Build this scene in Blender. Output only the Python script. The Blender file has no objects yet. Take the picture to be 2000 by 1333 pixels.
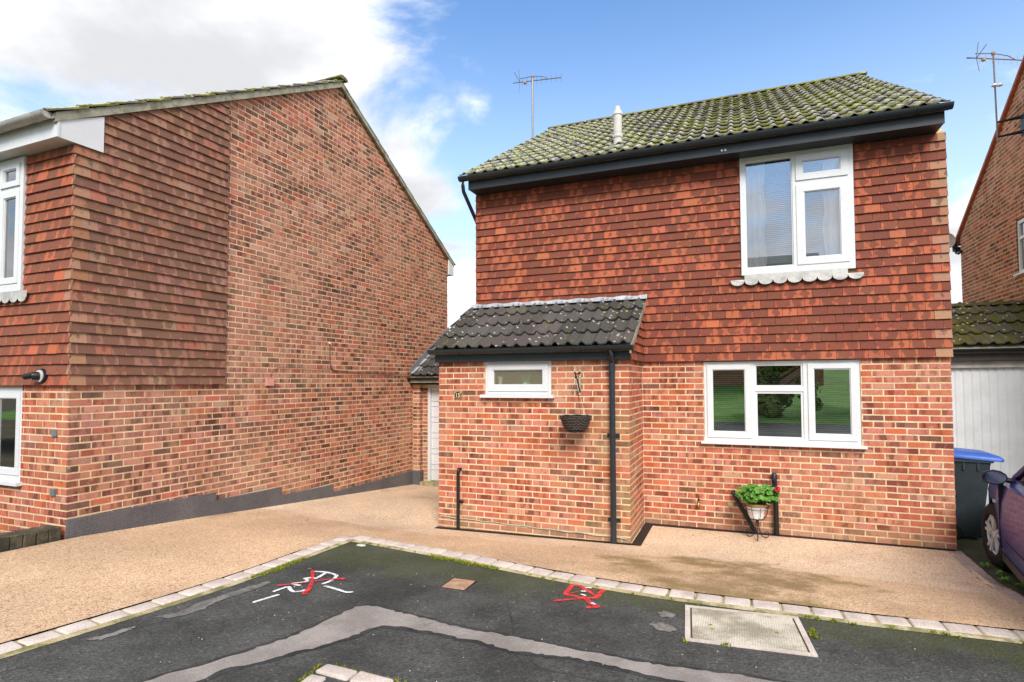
import bpy, bmesh, math, random
from mathutils import Vector, Matrix, noise
from mathutils.geometry import delaunay_2d_cdt
random.seed(11)
R = random.random
U = random.uniform
S = bpy.context.scene
COL = S.collection
rad = math.radians

# ------------------------------------------------------------------ camera
F_PX, PITCH, YAW, ROLL, PY = 1113.57, 0.03813, -0.37744, -0.0037, 37.0
CAM = Vector((1.202, -7.834, 1.943))
fw = Vector((math.sin(YAW) * math.cos(PITCH), math.cos(YAW) * math.cos(PITCH), math.sin(PITCH)))
r0 = Vector((math.cos(YAW), -math.sin(YAW), 0))
u0 = r0.cross(fw)
rgt = r0 * math.cos(ROLL) + u0 * math.sin(ROLL)
upv = u0 * math.cos(ROLL) - r0 * math.sin(ROLL)
cd = bpy.data.cameras.new('camera')
cam = bpy.data.objects.new('camera', cd)
COL.objects.link(cam)
m = Matrix((rgt, upv, -fw)).transposed().to_4x4()
m.translation = CAM
cam.matrix_world = m
cd.sensor_fit = 'HORIZONTAL'
cd.sensor_width = 36
cd.lens = F_PX / 2000 * 36
cd.shift_y = PY / 2000
cd.clip_start = 0.05
cd.clip_end = 3000
S.camera = cam

def proj(p):
    d = Vector(p) - CAM
    z = d.dot(fw)
    if z < 0.1:
        return (-9999, -9999, z)
    return (1000 + F_PX * d.dot(rgt) / z, 703.5 - F_PX * d.dot(upv) / z, z)

# ------------------------------------------------------------------ light
SUN_EL, SUN_AZ = rad(42), rad(152)      # azimuth clockwise from +y
sd = bpy.data.lights.new('sun', 'SUN')
sd.energy = 1.7
sd.angle = rad(24)
sd.color = (1.0, 0.95, 0.88)
sun = bpy.data.objects.new('sun', sd)
COL.objects.link(sun)
sdir = Vector((math.sin(SUN_AZ) * math.cos(SUN_EL), math.cos(SUN_AZ) * math.cos(SUN_EL), math.sin(SUN_EL)))
sun.rotation_euler = sdir.to_track_quat('Z', 'Y').to_euler()

W = bpy.data.worlds.new('World')
S.world = W
W.use_nodes = True
SKY_STRENGTH = 0.12
CLOUD = 4.7


class NT:
    """small helper round a node tree"""
    def __init__(s, nt):
        s.nt = nt
        s.n = nt.nodes
        s.l = nt.links

    def add(s, t, **kw):
        nd = s.n.new(t)
        for k, v in kw.items():
            setattr(nd, k, v)
        return nd

    def put(s, sock, v):
        if v is None:
            return
        if isinstance(v, bpy.types.NodeSocket):
            s.l.new(v, sock)
        else:
            if isinstance(v, (tuple, list)) and sock.type == 'RGBA' and len(v) == 3:
                v = (*v, 1)
            sock.default_value = v

    def math(s, op, a, b=None, c=None, clamp=False):
        nd = s.add('ShaderNodeMath', operation=op, use_clamp=clamp)
        s.put(nd.inputs[0], a)
        s.put(nd.inputs[1], b)
        if c is not None:
            s.put(nd.inputs[2], c)
        return nd.outputs[0]

    def vmath(s, op, a, b=None, sc=None):
        nd = s.add('ShaderNodeVectorMath', operation=op)
        s.put(nd.inputs[0], a)
        s.put(nd.inputs[1], b)
        if sc is not None:
            s.put(nd.inputs['Scale'], sc)
        return nd.outputs['Value'] if op in ('DOT_PRODUCT', 'LENGTH', 'DISTANCE') else nd.outputs[0]

    def mix(s, f, a, b, mode='MIX'):
        nd = s.add('ShaderNodeMix', data_type='RGBA', blend_type=mode)
        s.put(nd.inputs[0], f)
        s.put(nd.inputs[6], a)
        s.put(nd.inputs[7], b)
        return nd.outputs[2]

    def step(s, v, lo, hi, a=0.0, b=1.0):
        nd = s.add('ShaderNodeMapRange', interpolation_type='SMOOTHSTEP')
        s.put(nd.inputs[0], v)
        for i, q in zip((1, 2, 3, 4), (lo, hi, a, b)):
            s.put(nd.inputs[i], q)
        return nd.outputs[0]

    def noise(s, vec, scale, detail=3, rough=0.55, dist=0.0):
        nd = s.add('ShaderNodeTexNoise')
        s.put(nd.inputs['Vector'], vec)
        nd.inputs['Scale'].default_value = scale
        nd.inputs['Detail'].default_value = detail
        nd.inputs['Roughness'].default_value = rough
        nd.inputs['Distortion'].default_value = dist
        return nd.outputs[0]

    def voro(s, vec, scale, out='Color', feature='F1'):
        nd = s.add('ShaderNodeTexVoronoi', feature=feature)
        s.put(nd.inputs['Vector'], vec)
        nd.inputs['Scale'].default_value = scale
        return nd.outputs[out]

    def sep(s, v):
        nd = s.add('ShaderNodeSeparateXYZ')
        s.put(nd.inputs[0], v)
        return nd.outputs

    def comb(s, x, y, z):
        nd = s.add('ShaderNodeCombineXYZ')
        for i, q in enumerate((x, y, z)):
            s.put(nd.inputs[i], q)
        return nd.outputs[0]

    def pos(s):
        return s.add('ShaderNodeNewGeometry').outputs['Position']


def build_world():
    t = NT(W.node_tree)
    t.n.clear()
    out = t.add('ShaderNodeOutputWorld')
    bg = t.add('ShaderNodeBackground')
    bg.inputs[1].default_value = SKY_STRENGTH
    sky = t.add('ShaderNodeTexSky', sky_type='NISHITA')
    sky.sun_disc = False
    sky.sun_elevation = SUN_EL
    sky.sun_rotation = SUN_AZ
    sky.air_density = 1.0
    sky.dust_density = 0.6
    sky.ozone_density = 1.6
    d = t.vmath('NORMALIZE', t.add('ShaderNodeTexCoord').outputs['Generated'])
    x, y, z = t.sep(d)
    zz = t.math('ADD', t.math('MAXIMUM', z, 0.0), 0.22)
    p = t.comb(t.math('DIVIDE', x, zz), t.math('DIVIDE', y, zz), t.math('MULTIPLY', z, 0.6))
    p = t.vmath('ADD', p, (3.1, 7.7, 0.0))
    n1 = t.noise(p, 1.55, 10, 0.60, 0.35)
    n2 = t.noise(p, 0.5, 3, 0.5)

    def lobe(px, py, width, amp):
        v = (fw * F_PX + rgt * (px - 1000) - upv * (py - 703.5)).normalized()
        c = t.vmath('DOT_PRODUCT', d, tuple(v))
        a = t.math('SUBTRACT', 1.0, c)
        e = t.math('POWER', 2.718, t.math('MULTIPLY', a, -1.0 / (1 - math.cos(rad(width)))))
        return t.math('MULTIPLY', e, amp)
    n1 = t.math('MULTIPLY_ADD', n1, 1.55, -0.275)
    b = t.math('ADD', n1, t.math('MULTIPLY', t.math('SUBTRACT', n2, 0.22), 0.40))
    # where the cloud banks stand in the sky and where it is clear
    for q in ((330, 100, 17, 0.04), (820, 380, 11, 0.26), (1755, 108, 4.6, 0.44), (1890, 470, 7, 0.34), (930, 190, 4, 0.12), (1120, 140, 2.5, 0.12),
              (1330, 20, 21, -0.60), (1010, 250, 8, -0.20), (1650, 230, 11, -0.30), (1930, 60, 9, -0.30), (60, 215, 3, -0.10), (120, 60, 9, 0.16), (480, 10, 2.5, -0.05)):
        b = t.math('ADD', b, lobe(*q))
    low = t.step(z, 0.0, 0.30, 0.16, 0.0)
    b = t.math('ADD', b, low)
    dens = t.step(b, 0.44, 0.70)
    shade = t.step(t.noise(t.vmath('ADD', p, (0.1, 0.15, 0.0)), 1.7, 6, 0.55), 0.32, 0.64, 0.56, 0.99)
    cloud = t.mix(1.0, (CLOUD * 0.97, CLOUD * 0.985, CLOUD * 1.02), t.comb(shade, shade, shade), 'MULTIPLY')
    skyc = t.mix(1.0, sky.outputs[0], (0.47, 0.69, 0.87), 'MULTIPLY')
    pale = t.step(z, 0.05, 0.60, 0.72, 0.05)
    skyc = t.mix(pale, skyc, (CLOUD * 0.74, CLOUD * 0.86, CLOUD * 0.98))
    c = t.mix(dens, skyc, cloud)
    # ground half: dull
    c = t.mix(t.step(z, -0.06, -0.01), (1.2, 1.15, 1.0), c)
    t.put(bg.inputs[0], c)
    t.l.new(bg.outputs[0], out.inputs[0])


build_world()
S.view_settings.view_transform = 'Standard'
S.view_settings.look = 'None'
S.view_settings.gamma = 1.0
S.view_settings.exposure = 1.38
S.view_settings.use_curve_mapping = False

# ------------------------------------------------------------------ materials
MATS = {}


def principled(name, rough=0.8, spec=0.3):
    mt = bpy.data.materials.new(name)
    mt.use_nodes = True
    t = NT(mt.node_tree)
    t.n.clear()
    out = t.add('ShaderNodeOutputMaterial')
    b = t.add('ShaderNodeBsdfPrincipled')
    b.inputs['Roughness'].default_value = rough
    b.inputs['Specular IOR Level'].default_value = spec
    t.l.new(b.outputs[0], out.inputs[0])
    MATS[name] = mt
    t.b = b
    t.out = out
    t.mat = mt
    return t


def bump(t, h, dist=0.003, strength=0.6):
    bn = t.add('ShaderNodeBump')
    bn.inputs['Strength'].default_value = strength
    bn.inputs['Distance'].default_value = dist
    t.put(bn.inputs['Height'], h)
    t.l.new(bn.outputs[0], t.b.inputs['Normal'])


def simple(name, col, rough=0.6, spec=0.3, var=0.12, scale=6, metallic=0.0, bumpd=0.0, coat=0.0):
    t = principled(name, rough, spec)
    n = t.noise(t.pos(), scale, 4)
    n2 = t.noise(t.pos(), scale * 9, 3)
    f = t.math('MULTIPLY', t.step(n, 0.3, 0.7, 1 - var, 1 + var), t.step(n2, 0.3, 0.7, 1 - var * 0.5, 1 + var * 0.5))
    t.put(t.b.inputs['Base Color'], t.mix(1.0, col, t.comb(f, f, f), 'MULTIPLY'))
    t.b.inputs['Metallic'].default_value = metallic
    t.b.inputs['Coat Weight'].default_value = coat
    t.put(t.b.inputs['Roughness'], t.step(n2, 0.2, 0.8, max(rough - 0.08, 0.02), min(rough + 0.08, 1)))
    if bumpd:
        bump(t, n2, bumpd)
    return t.mat


def tone_source(t, stuff):
    if stuff:
        a = t.add('ShaderNodeAttribute', attribute_name='tone')
        return a.outputs['Color'], a.outputs['Alpha']
    o = t.add('ShaderNodeObjectInfo')
    return o.outputs['Color'], o.outputs['Alpha']


def brick_material(name, stuff, pale=0.40):
    t = principled(name, 0.88, 0.2)
    col, al = tone_source(t, stuff)
    p = t.pos()
    x, y, z = t.sep(p)
    along = t.math('ADD', x, y)
    cr = t.add('ShaderNodeSeparateColor')
    t.put(cr.inputs[0], col)
    seed = t.math('MULTIPLY', t.math('ADD', cr.outputs[0], t.math('MULTIPLY', cr.outputs[1], 3.3)), 170)
    # kiss marks: dark and pale bands across a brick
    v = t.comb(t.math('MULTIPLY', along, 11.5), t.math('MULTIPLY', z, 3.0), seed)
    band = t.noise(v, 1.0, 1.5, 0.5)
    dark = t.math('MULTIPLY', t.step(band, 0.51, 0.60), al)
    c = t.mix(dark, col, t.mix(1.0, col, (0.46, 0.42, 0.44), 'MULTIPLY'))
    lite = t.math('MULTIPLY', t.step(band, 0.44, 0.36), t.math('MULTIPLY', al, 0.6))
    c = t.mix(lite, c, (0.54, 0.25, 0.16))
    g = t.noise(p, 130, 3, 0.6)
    gg = t.step(g, 0.25, 0.75, 0.80, 1.20)
    c = t.mix(1.0, c, t.comb(gg, gg, gg), 'MULTIPLY')
    # pale bloom washed over patches of the wall
    e = t.step(t.noise(p, 0.9, 4, 0.6), 0.46, 0.66, 0.0, pale)
    e = t.math('MULTIPLY', e, t.step(t.noise(p, 40, 3), 0.35, 0.65, 0.3, 1.0))
    c = t.mix(e, c, (0.56, 0.34, 0.23))
    # green algae on the damp porch corner, lime splash low on the walls
    ga = t.math('MULTIPLY', t.step(x, -0.75, -0.15), t.step(y, -0.2, -0.7))
    ga = t.math('MULTIPLY', ga, t.math('MULTIPLY', t.step(z, 1.75, 1.35), t.step(x, 0.06, 0.02)))
    ga = t.math('MULTIPLY', ga, t.step(t.noise(t.vmath('ADD', p, (2, 5, 8)), 3.0, 4, 0.6), 0.36, 0.62, 0.0, 0.62))
    c = t.mix(ga, c, (0.34, 0.25, 0.115))
    sp = t.step(t.math('ADD', z, t.math('MULTIPLY', t.noise(p, 2.5, 4), 0.5)), 0.52, 0.30, 0.0, 0.45)
    c = t.mix(sp, c, (0.40, 0.27, 0.16))
    t.put(t.b.inputs['Base Color'], c)
    bump(t, t.math('ADD', g, t.math('MULTIPLY', t.noise(p, 45, 2), 0.6)), 0.004, 0.7)
    return t.mat


def mortar_material():
    t = principled('mortar', 0.95, 0.1)
    p = t.pos()
    n = t.noise(p, 2.2, 4)
    c = t.mix(t.step(n, 0.35, 0.65), (0.64, 0.46, 0.255), (0.76, 0.585, 0.365))
    g = t.step(t.noise(p, 90, 3), 0.25, 0.75, 0.78, 1.18)
    c = t.mix(1.0, c, t.comb(g, g, g), 'MULTIPLY')
    t.put(t.b.inputs['Base Color'], c)
    bump(t, t.noise(p, 120, 2), 0.003)
    return t.mat


def tile_material(name, stuff, darkc, edgec):
    """sand-faced clay wall tile: dark face, brighter at the arrises, blotchy"""
    t = principled(name, 0.85, 0.22)
    col, al = tone_source(t, stuff)
    p = t.pos()
    uv = t.add('ShaderNodeUVMap', uv_map='uv').outputs[0]
    u, v, _ = t.sep(uv)
    du = t.math('ABSOLUTE', t.math('SUBTRACT', u, 0.5))
    cr = t.add('ShaderNodeSeparateColor')
    t.put(cr.inputs[0], col)
    seed = t.math('MULTIPLY', t.math('ADD', cr.outputs[0], t.math('MULTIPLY', cr.outputs[1], 3.3)), 230)
    w = t.noise(t.comb(t.math('MULTIPLY', u, 2.6), t.math('MULTIPLY', v, 2.2), seed), 1.0, 1.0, 0.5)
    dv = t.math('MULTIPLY', t.math('MAXIMUM', t.math('SUBTRACT', 0.28, v), 0.0), 0.55)
    shape = t.math('ADD', t.math('SUBTRACT', t.math('SUBTRACT', 0.37, du), dv), t.math('MULTIPLY', t.math('SUBTRACT', w, 0.5), 0.85))
    shape = t.math('ADD', shape, t.math('SUBTRACT', t.math('MULTIPLY', al, 0.85), 0.50))
    dk = t.math('MULTIPLY', t.step(shape, -0.06, 0.10), 0.92)
    c = t.mix(dk, col, t.mix(0.30, darkc, col))
    g = t.noise(p, 120, 3, 0.6)
    gg = t.step(g, 0.25, 0.75, 0.78, 1.22)
    c = t.mix(1.0, c, t.comb(gg, gg, gg), 'MULTIPLY')
    sp = t.step(t.noise(p, 55, 2), 0.74, 0.80, 0.0, 0.55)
    c = t.mix(t.math('MULTIPLY', sp, t.step(t.noise(p, 2.0, 3), 0.5, 0.65)), c, edgec)
    # weathering streaks that run over many tiles
    st = t.step(t.noise(t.vmath('MULTIPLY', p, (1.6, 1.6, 0.7)), 1.0, 4, 0.6), 0.52, 0.74, 0.0, 0.22)
    c = t.mix(st, c, (0.17, 0.10, 0.065))
    t.put(t.b.inputs['Base Color'], c)
    bump(t, g, 0.003, 0.6)
    return t.mat


def roof_material(name, stuff, moss, lichen, green=(0.11, 0.125, 0.02), base=(0.085, 0.075, 0.065)):
    t = principled(name, 0.9, 0.15)
    col, al = tone_source(t, stuff)
    p = t.pos()
    hh = t.add('ShaderNodeAttribute', attribute_name='roll').outputs['Fac']
    n = t.noise(p, 3.2, 5, 0.65)
    n2 = t.noise(p, 17, 4, 0.65)
    n3 = t.noise(t.vmath('ADD', p, (5, 9, 2)), 9, 4, 0.65)
    g = t.step(t.noise(p, 110, 3), 0.25, 0.75, 0.68, 1.32)
    c = t.mix(1.0, base, col, 'MULTIPLY')
    c = t.mix(1.0, c, t.comb(g, g, g), 'MULTIPLY')
    mv = t.math('ADD', t.math('ADD', t.math('MULTIPLY', n, 0.6), t.math('MULTIPLY', n2, 0.55)), t.math('MULTIPLY', hh, -0.07))
    mk = t.step(mv, 0.66 - moss * 0.2, 0.76 - moss * 0.2)
    mosscol = t.mix(t.step(n3, 0.3, 0.7), green, (green[0] * 1.9, green[1] * 1.55, green[2] * 1.2))
    c = t.mix(t.math('MULTIPLY', mk, 0.88), c, mosscol)
    lv = t.math('ADD', t.math('ADD', t.math('MULTIPLY', n3, 0.62), t.math('MULTIPLY', n, 0.30)), t.math('MULTIPLY', hh, 0.20))
    lk = t.step(lv, 0.86 - lichen * 0.26, 0.97 - lichen * 0.26)
    lk = t.math('MULTIPLY', lk, t.step(n2, 0.33, 0.6))
    c = t.mix(t.math('MULTIPLY', lk, 0.85), c, t.mix(t.step(n2, 0.4, 0.6), (0.62, 0.63, 0.53), (0.48, 0.50, 0.28)))
    # small white lichen spots
    vd = t.voro(p, 16, 'Distance')
    vc = t.voro(p, 16, 'Color')
    sc = t.add('ShaderNodeSeparateColor')
    t.put(sc.inputs[0], vc)
    spot = t.math('MULTIPLY', t.step(vd, 0.30, 0.20), t.step(sc.outputs[0], 0.72, 0.76))
    c = t.mix(t.math('MULTIPLY', spot, 0.75), c, (0.60, 0.57, 0.50))
    t.put(t.b.inputs['Base Color'], c)
    bump(t, t.math('ADD', t.noise(p, 70, 3), t.math('MULTIPLY', mk, 1.2)), 0.006, 0.7)
    return t.mat


def drive_material():
    t = principled('resin_gravel', 0.72, 0.35)
    p = t.pos()
    x, y, z = t.sep(p)
    vc = t.voro(p, 105, 'Color')
    sc = t.add('ShaderNodeSeparateColor')
    t.put(sc.inputs[0], vc)
    c = t.mix(sc.outputs[0], (0.52, 0.34, 0.21), (0.75, 0.58, 0.415))
    c = t.mix(t.step(sc.outputs[1], 0.80, 0.84, 0.0, 0.7), c, (0.80, 0.64, 0.46))
    c = t.mix(t.step(sc.outputs[2], 0.84, 0.88, 0.0, 0.65), c, (0.22, 0.12, 0.07))
    big = t.noise(p, 0.8, 5, 0.6)
    f = t.step(big, 0.3, 0.7, 0.86, 1.10)
    c = t.mix(1.0, c, t.comb(f, f, f), 'MULTIPLY')
    # trowel passes: slightly redder lay in front of a wavy edge
    edge = t.math('ADD', y, t.math('MULTIPLY', t.math('SUBTRACT', t.noise(p, 0.9, 2), 0.5), 0.9))
    lay = t.math('MULTIPLY', t.step(edge, -1.62, -1.68), 0.6)
    c = t.mix(lay, c, t.mix(1.0, c, (0.86, 0.74, 0.60), 'MULTIPLY'))
    # algae stain spreading from the kerb
    a = t.math('ADD', t.noise(p, 1.7, 5, 0.62), t.math('MULTIPLY', t.step(x, -0.4, 1.0), 0.14))
    a = t.math('ADD', a, t.step(x, 1.6, 2.8, 0.0, -0.25))
    a = t.math('ADD', a, t.step(y, -1.9, -1.0, 0.0, -0.25))
    st = t.math('MULTIPLY', t.step(a, 0.50, 0.72), t.step(x, -1.2, 0.2))
    c = t.mix(t.math('MULTIPLY', st, 0.85), c, (0.19, 0.13, 0.045))
    a2 = t.step(t.noise(t.vmath('ADD', p, (9, 4, 0)), 1.1, 4), 0.54, 0.72, 0.0, 0.40)
    c = t.mix(a2, c, (0.30, 0.18, 0.10))
    t.put(t.b.inputs['Base Color'], c)
    bump(t, t.voro(p, 105, 'Distance'), 0.004, 0.9)
    return t.mat


def asphalt_material():
    t = principled('asphalt', 0.85, 0.35)
    p = t.pos()
    x, y, z = t.sep(p)
    vc = t.voro(p, 70, 'Color')
    sc = t.add('ShaderNodeSeparateColor')
    t.put(sc.inputs[0], vc)
    c = t.mix(sc.outputs[0], (0.036, 0.037, 0.033), (0.072, 0.072, 0.066))
    c = t.mix(t.step(sc.outputs[1], 0.985, 0.990, 0.0, 0.4), c, (0.20, 0.185, 0.16))
    big = t.noise(p, 1.3, 5, 0.65)
    f = t.step(big, 0.3, 0.7, 0.60, 1.50)
    c = t.mix(1.0, c, t.comb(f, f, f), 'MULTIPLY')
    # moss film creeping in from the kerbs
    md = t.step(y, -3.95, -3.15)
    m1 = t.math('ADD', t.math('MULTIPLY', md, 0.34), t.math('MULTIPLY', t.noise(p, 3.5, 5, 0.7), 0.62))
    mk = t.math('MULTIPLY', t.step(m1, 0.42, 0.66), t.step(t.noise(p, 60, 3), 0.30, 0.62))
    c = t.mix(t.math('MULTIPLY', mk, 0.75), c, (0.060, 0.072, 0.014))
    # cracks
    cr = t.voro(t.vmath('ADD', p, t.vmath('SCALE', t.add('ShaderNodeTexNoise').outputs[1], None, 0.25)), 0.85, 'Distance', 'DISTANCE_TO_EDGE')
    ck = t.math('MULTIPLY', t.step(cr, 0.008, 0.003), t.step(t.noise(p, 0.9, 2), 0.5, 0.6))
    c = t.mix(t.math('MULTIPLY', ck, 0.8), c, (0.015, 0.015, 0.012))
    t.put(t.b.inputs['Base Color'], c)
    bump(t, t.math('ADD', t.voro(p, 70, 'Distance'), t.math('MULTIPLY', t.noise(p, 25, 3), 0.7)), 0.006, 0.9)
    return t.mat


def patchy(name, c1, c2, scale, rough=0.85, grain=90, gb=0.003, extra=None, amp=0.22):
    t = principled(name, rough, 0.25)
    p = t.pos()
    c = t.mix(t.step(t.noise(p, scale, 5, 0.6), 0.35, 0.65), c1, c2)
    g = t.step(t.noise(p, grain, 3), 0.25, 0.75, 1 - amp, 1 + amp)
    c = t.mix(1.0, c, t.comb(g, g, g), 'MULTIPLY')
    if extra:
        ec, es, lo, hi, amt = extra
        c = t.mix(t.math('MULTIPLY', t.step(t.noise(t.vmath('ADD', p, (3, 8, 1)), es, 4, 0.65), lo, hi), amt), c, ec)
    t.put(t.b.inputs['Base Color'], c)
    bump(t, t.noise(p, grain, 3), gb, 0.7)
    return t.mat


def glass_material(name, tint, refl, rough=0.0):
    mt = bpy.data.materials.new(name)
    mt.use_nodes = True
    t = NT(mt.node_tree)
    t.n.clear()
    out = t.add('ShaderNodeOutputMaterial')
    tr = t.add('ShaderNodeBsdfTransparent')
    t.put(tr.inputs[0], tint)
    gl = t.add('ShaderNodeBsdfGlossy')
    gl.inputs['Roughness'].default_value = rough
    fr = t.add('ShaderNodeFresnel')
    fr.inputs[0].default_value = 1.5
    fac = t.math('ADD', t.math('MULTIPLY', fr.outputs[0], 1.4), refl, clamp=True)
    mx = t.add('ShaderNodeMixShader')
    t.put(mx.inputs[0], fac)
    t.l.new(tr.outputs[0], mx.inputs[1])
    t.l.new(gl.outputs[0], mx.inputs[2])
    t.l.new(mx.outputs[0], out.inputs[0])
    MATS[name] = mt
    return mt


def frosted_material():
    mt = bpy.data.materials.new('frosted_glass')
    mt.use_nodes = True
    t = NT(mt.node_tree)
    t.n.clear()
    out = t.add('ShaderNodeOutputMaterial')
    tr = t.add('ShaderNodeBsdfTransparent')
    df = t.add('ShaderNodeBsdfDiffuse')
    g = t.step(t.noise(t.pos(), 160, 2), 0.3, 0.7, 0.75, 1.2)
    t.put(df.inputs[0], t.mix(1.0, (0.27, 0.24, 0.14), t.comb(g, g, g), 'MULTIPLY'))
    gl = t.add('ShaderNodeBsdfGlossy')
    gl.inputs['Roughness'].default_value = 0.35
    m1 = t.add('ShaderNodeMixShader')
    m1.inputs[0].default_value = 0.66
    t.l.new(df.outputs[0], m1.inputs[1])
    t.l.new(tr.outputs[0], m1.inputs[2])
    m2 = t.add('ShaderNodeMixShader')
    m2.inputs[0].default_value = 0.07
    t.l.new(m1.outputs[0], m2.inputs[1])
    t.l.new(gl.outputs[0], m2.inputs[2])
    t.l.new(m2.outputs[0], out.inputs[0])
    return mt


M_BRICK = brick_material('brick_piece', False)
M_BRICK_S = brick_material('brick_course', True)
M_MORTAR = mortar_material()
M_TILE = tile_material('clay_tile_piece', False, (0.095, 0.036, 0.029), (0.50, 0.45, 0.38))
M_TILE_S = tile_material('clay_tile_course', True, (0.095, 0.036, 0.029), (0.50, 0.45, 0.38))
M_TILEB = tile_material('brown_tile_piece', False, (0.135, 0.068, 0.047), (0.50, 0.45, 0.38))
M_TILEB_S = tile_material('brown_tile_course', True, (0.135, 0.068, 0.047), (0.50, 0.45, 0.38))
M_ROOF = roof_material('mossy_roof_tile', False, 0.72, 1.36, (0.145, 0.165, 0.020), (0.140, 0.125, 0.130))
M_ROOF_S = roof_material('mossy_roof_course', True, 0.6, 0.9, (0.15, 0.17, 0.03), (0.135, 0.118, 0.115))
M_PORCH = roof_material('porch_roof_tile', False, 0.16, 0.05, (0.10, 0.13, 0.02), (0.075, 0.066, 0.062))
M_GARR = roof_material('garage_roof_tile', False, 0.85, 0.25, (0.055, 0.058, 0.012), (0.07, 0.064, 0.055))
M_DRIVE = drive_material()
M_ASPH = asphalt_material()
M_PATCH = patchy('trench_concrete', (0.215, 0.19, 0.17), (0.31, 0.275, 0.25), 2.5, 0.9, 120, 0.003, ((0.12, 0.11, 0.10), 9, 0.62, 0.75, 0.5))
M_PATCH2 = patchy('thin_concrete', (0.13, 0.12, 0.11), (0.23, 0.21, 0.195), 4, 0.9, 70, 0.003, ((0.07, 0.07, 0.065), 14, 0.5, 0.66, 0.8))
M_SETT = patchy('sett_stone', (0.48, 0.40, 0.35), (0.60, 0.515, 0.455), 5, 0.9, 130, 0.003, ((0.36, 0.28, 0.25), 7, 0.5, 0.7, 0.5))
M_SETT2 = patchy('edging_stone', (0.34, 0.25, 0.215), (0.45, 0.35, 0.30), 5, 0.9, 130)
M_HAUNCH = patchy('haunch_mortar', (0.36, 0.29, 0.16), (0.48, 0.41, 0.26), 4, 0.95, 90, 0.004, ((0.10, 0.11, 0.02), 6, 0.48, 0.64, 0.7))
M_PLINTH = patchy('plinth_render', (0.105, 0.098, 0.102), (0.135, 0.126, 0.130), 2.0, 0.8, 60, 0.003)
M_WHITE = simple('white_pvc', (0.66, 0.67, 0.68), 0.32, 0.45, 0.03, 3)
M_WHITE2 = simple('weathered_white_pvc', (0.55, 0.55, 0.54), 0.45, 0.4, 0.08, 6)
M_GREYW = simple('dirty_grey_pvc', (0.40, 0.38, 0.36), 0.5, 0.4, 0.18, 7)
M_ANTH = simple('anthracite_pvc', (0.020, 0.027, 0.033), 0.42, 0.4, 0.10, 5)
M_BLACK = simple('black_plastic', (0.012, 0.014, 0.016), 0.4, 0.4, 0.15, 9)
M_DRAIN = simple('drain_grate', (0.014, 0.015, 0.016), 0.55, 0.35, 0.2, 30)
M_LEAD = simple('lead_flashing', (0.40, 0.42, 0.45), 0.55, 0.4, 0.16, 9, 0.3, 0.004)
M_SCALLOP = simple('lead_scallop', (0.46, 0.45, 0.43), 0.55, 0.4, 0.2, 9, 0.1, 0.003)
M_INT = simple('room_paint', (0.30, 0.285, 0.26), 0.9, 0.1)
M_INTL = simple('room_beige', (0.55, 0.47, 0.30), 0.9, 0.1)
M_BLIND = simple('blind_slat', (0.78, 0.79, 0.78), 0.5, 0.3, 0.03)
M_BLIND2 = simple('grey_blind_slat', (0.46, 0.58, 0.74), 0.5, 0.3, 0.03)
M_CURT = simple('net_curtain', (0.88, 0.88, 0.87), 0.9, 0.1, 0.05)
M_GLASS = glass_material('window_glass', (0.88, 0.91, 0.92, 1), 0.36)
M_GLASSU = glass_material('sky_glass', (0.97, 0.98, 1.0, 1), 0.19)
M_FROST = frosted_material()
M_VERGE = patchy('verge_mortar', (0.26, 0.25, 0.185), (0.38, 0.36, 0.28), 6, 0.95, 90, 0.004, ((0.12, 0.125, 0.06), 8, 0.5, 0.65, 0.6))
M_VERGER = simple('red_verge', (0.40, 0.13, 0.075), 0.8, 0.2, 0.15)
M_STEEL = simple('aerial_metal', (0.20, 0.17, 0.145), 0.4, 0.5, 0.15, 20, 0.6)
M_PIPE = simple('vent_pipe_pvc', (0.55, 0.53, 0.50), 0.5, 0.3, 0.12, 10)
M_BRASS = simple('brass', (0.62, 0.42, 0.18), 0.3, 0.5, 0.1, 20, 0.9)
M_BRACK = simple('painted_bracket', (0.36, 0.35, 0.24), 0.55, 0.4, 0.3, 30)
M_WICKER = simple('dark_wicker', (0.030, 0.024, 0.020), 0.6, 0.35, 0.35, 40)
M_CHAIN = simple('pale_chain', (0.50, 0.49, 0.46), 0.4, 0.5, 0.1, 20, 0.6)
M_LEAF = patchy('geranium_leaf', (0.035, 0.125, 0.016), (0.13, 0.30, 0.035), 22, 0.5, 60, 0.002)
M_PETAL = simple('pink_petal', (0.80, 0.012, 0.10), 0.6, 0.3, 0.1)
M_POT = simple('white_pot', (0.72, 0.71, 0.70), 0.5, 0.4, 0.05)
M_SOIL = simple('terracotta_rim', (0.40, 0.20, 0.07), 0.8, 0.2, 0.2)
M_IRON = simple('wrought_iron', (0.012, 0.012, 0.012), 0.5, 0.4, 0.2, 30)
M_MOSS = patchy('kerb_moss', (0.13, 0.17, 0.008), (0.26, 0.28, 0.015), 20, 0.95, 110, 0.006)
M_WEED = patchy('weed_leaf', (0.09, 0.22, 0.03), (0.16, 0.34, 0.06), 12, 0.6, 80)
M_WPAINT = patchy('white_road_paint', (0.74, 0.75, 0.76), (0.82, 0.83, 0.84), 20, 0.9, 110, 0.006, ((0.2, 0.2, 0.2), 85, 0.56, 0.66, 0.7))
M_RPAINT = patchy('red_road_paint', (0.62, 0.030, 0.035), (0.78, 0.065, 0.065), 20, 0.9, 110, 0.006, ((0.12, 0.02, 0.02), 85, 0.56, 0.66, 0.7))
M_RUST = patchy('rusty_iron', (0.34, 0.19, 0.12), (0.42, 0.26, 0.17), 12, 0.7, 120, 0.003, ((0.30, 0.42, 0.22), 9, 0.56, 0.62, 0.45))
M_CAR = simple('blue_car_paint', (0.016, 0.022, 0.190), 0.34, 0.4, 0.04, 3, 0.0, 0.0, 0.25)
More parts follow.
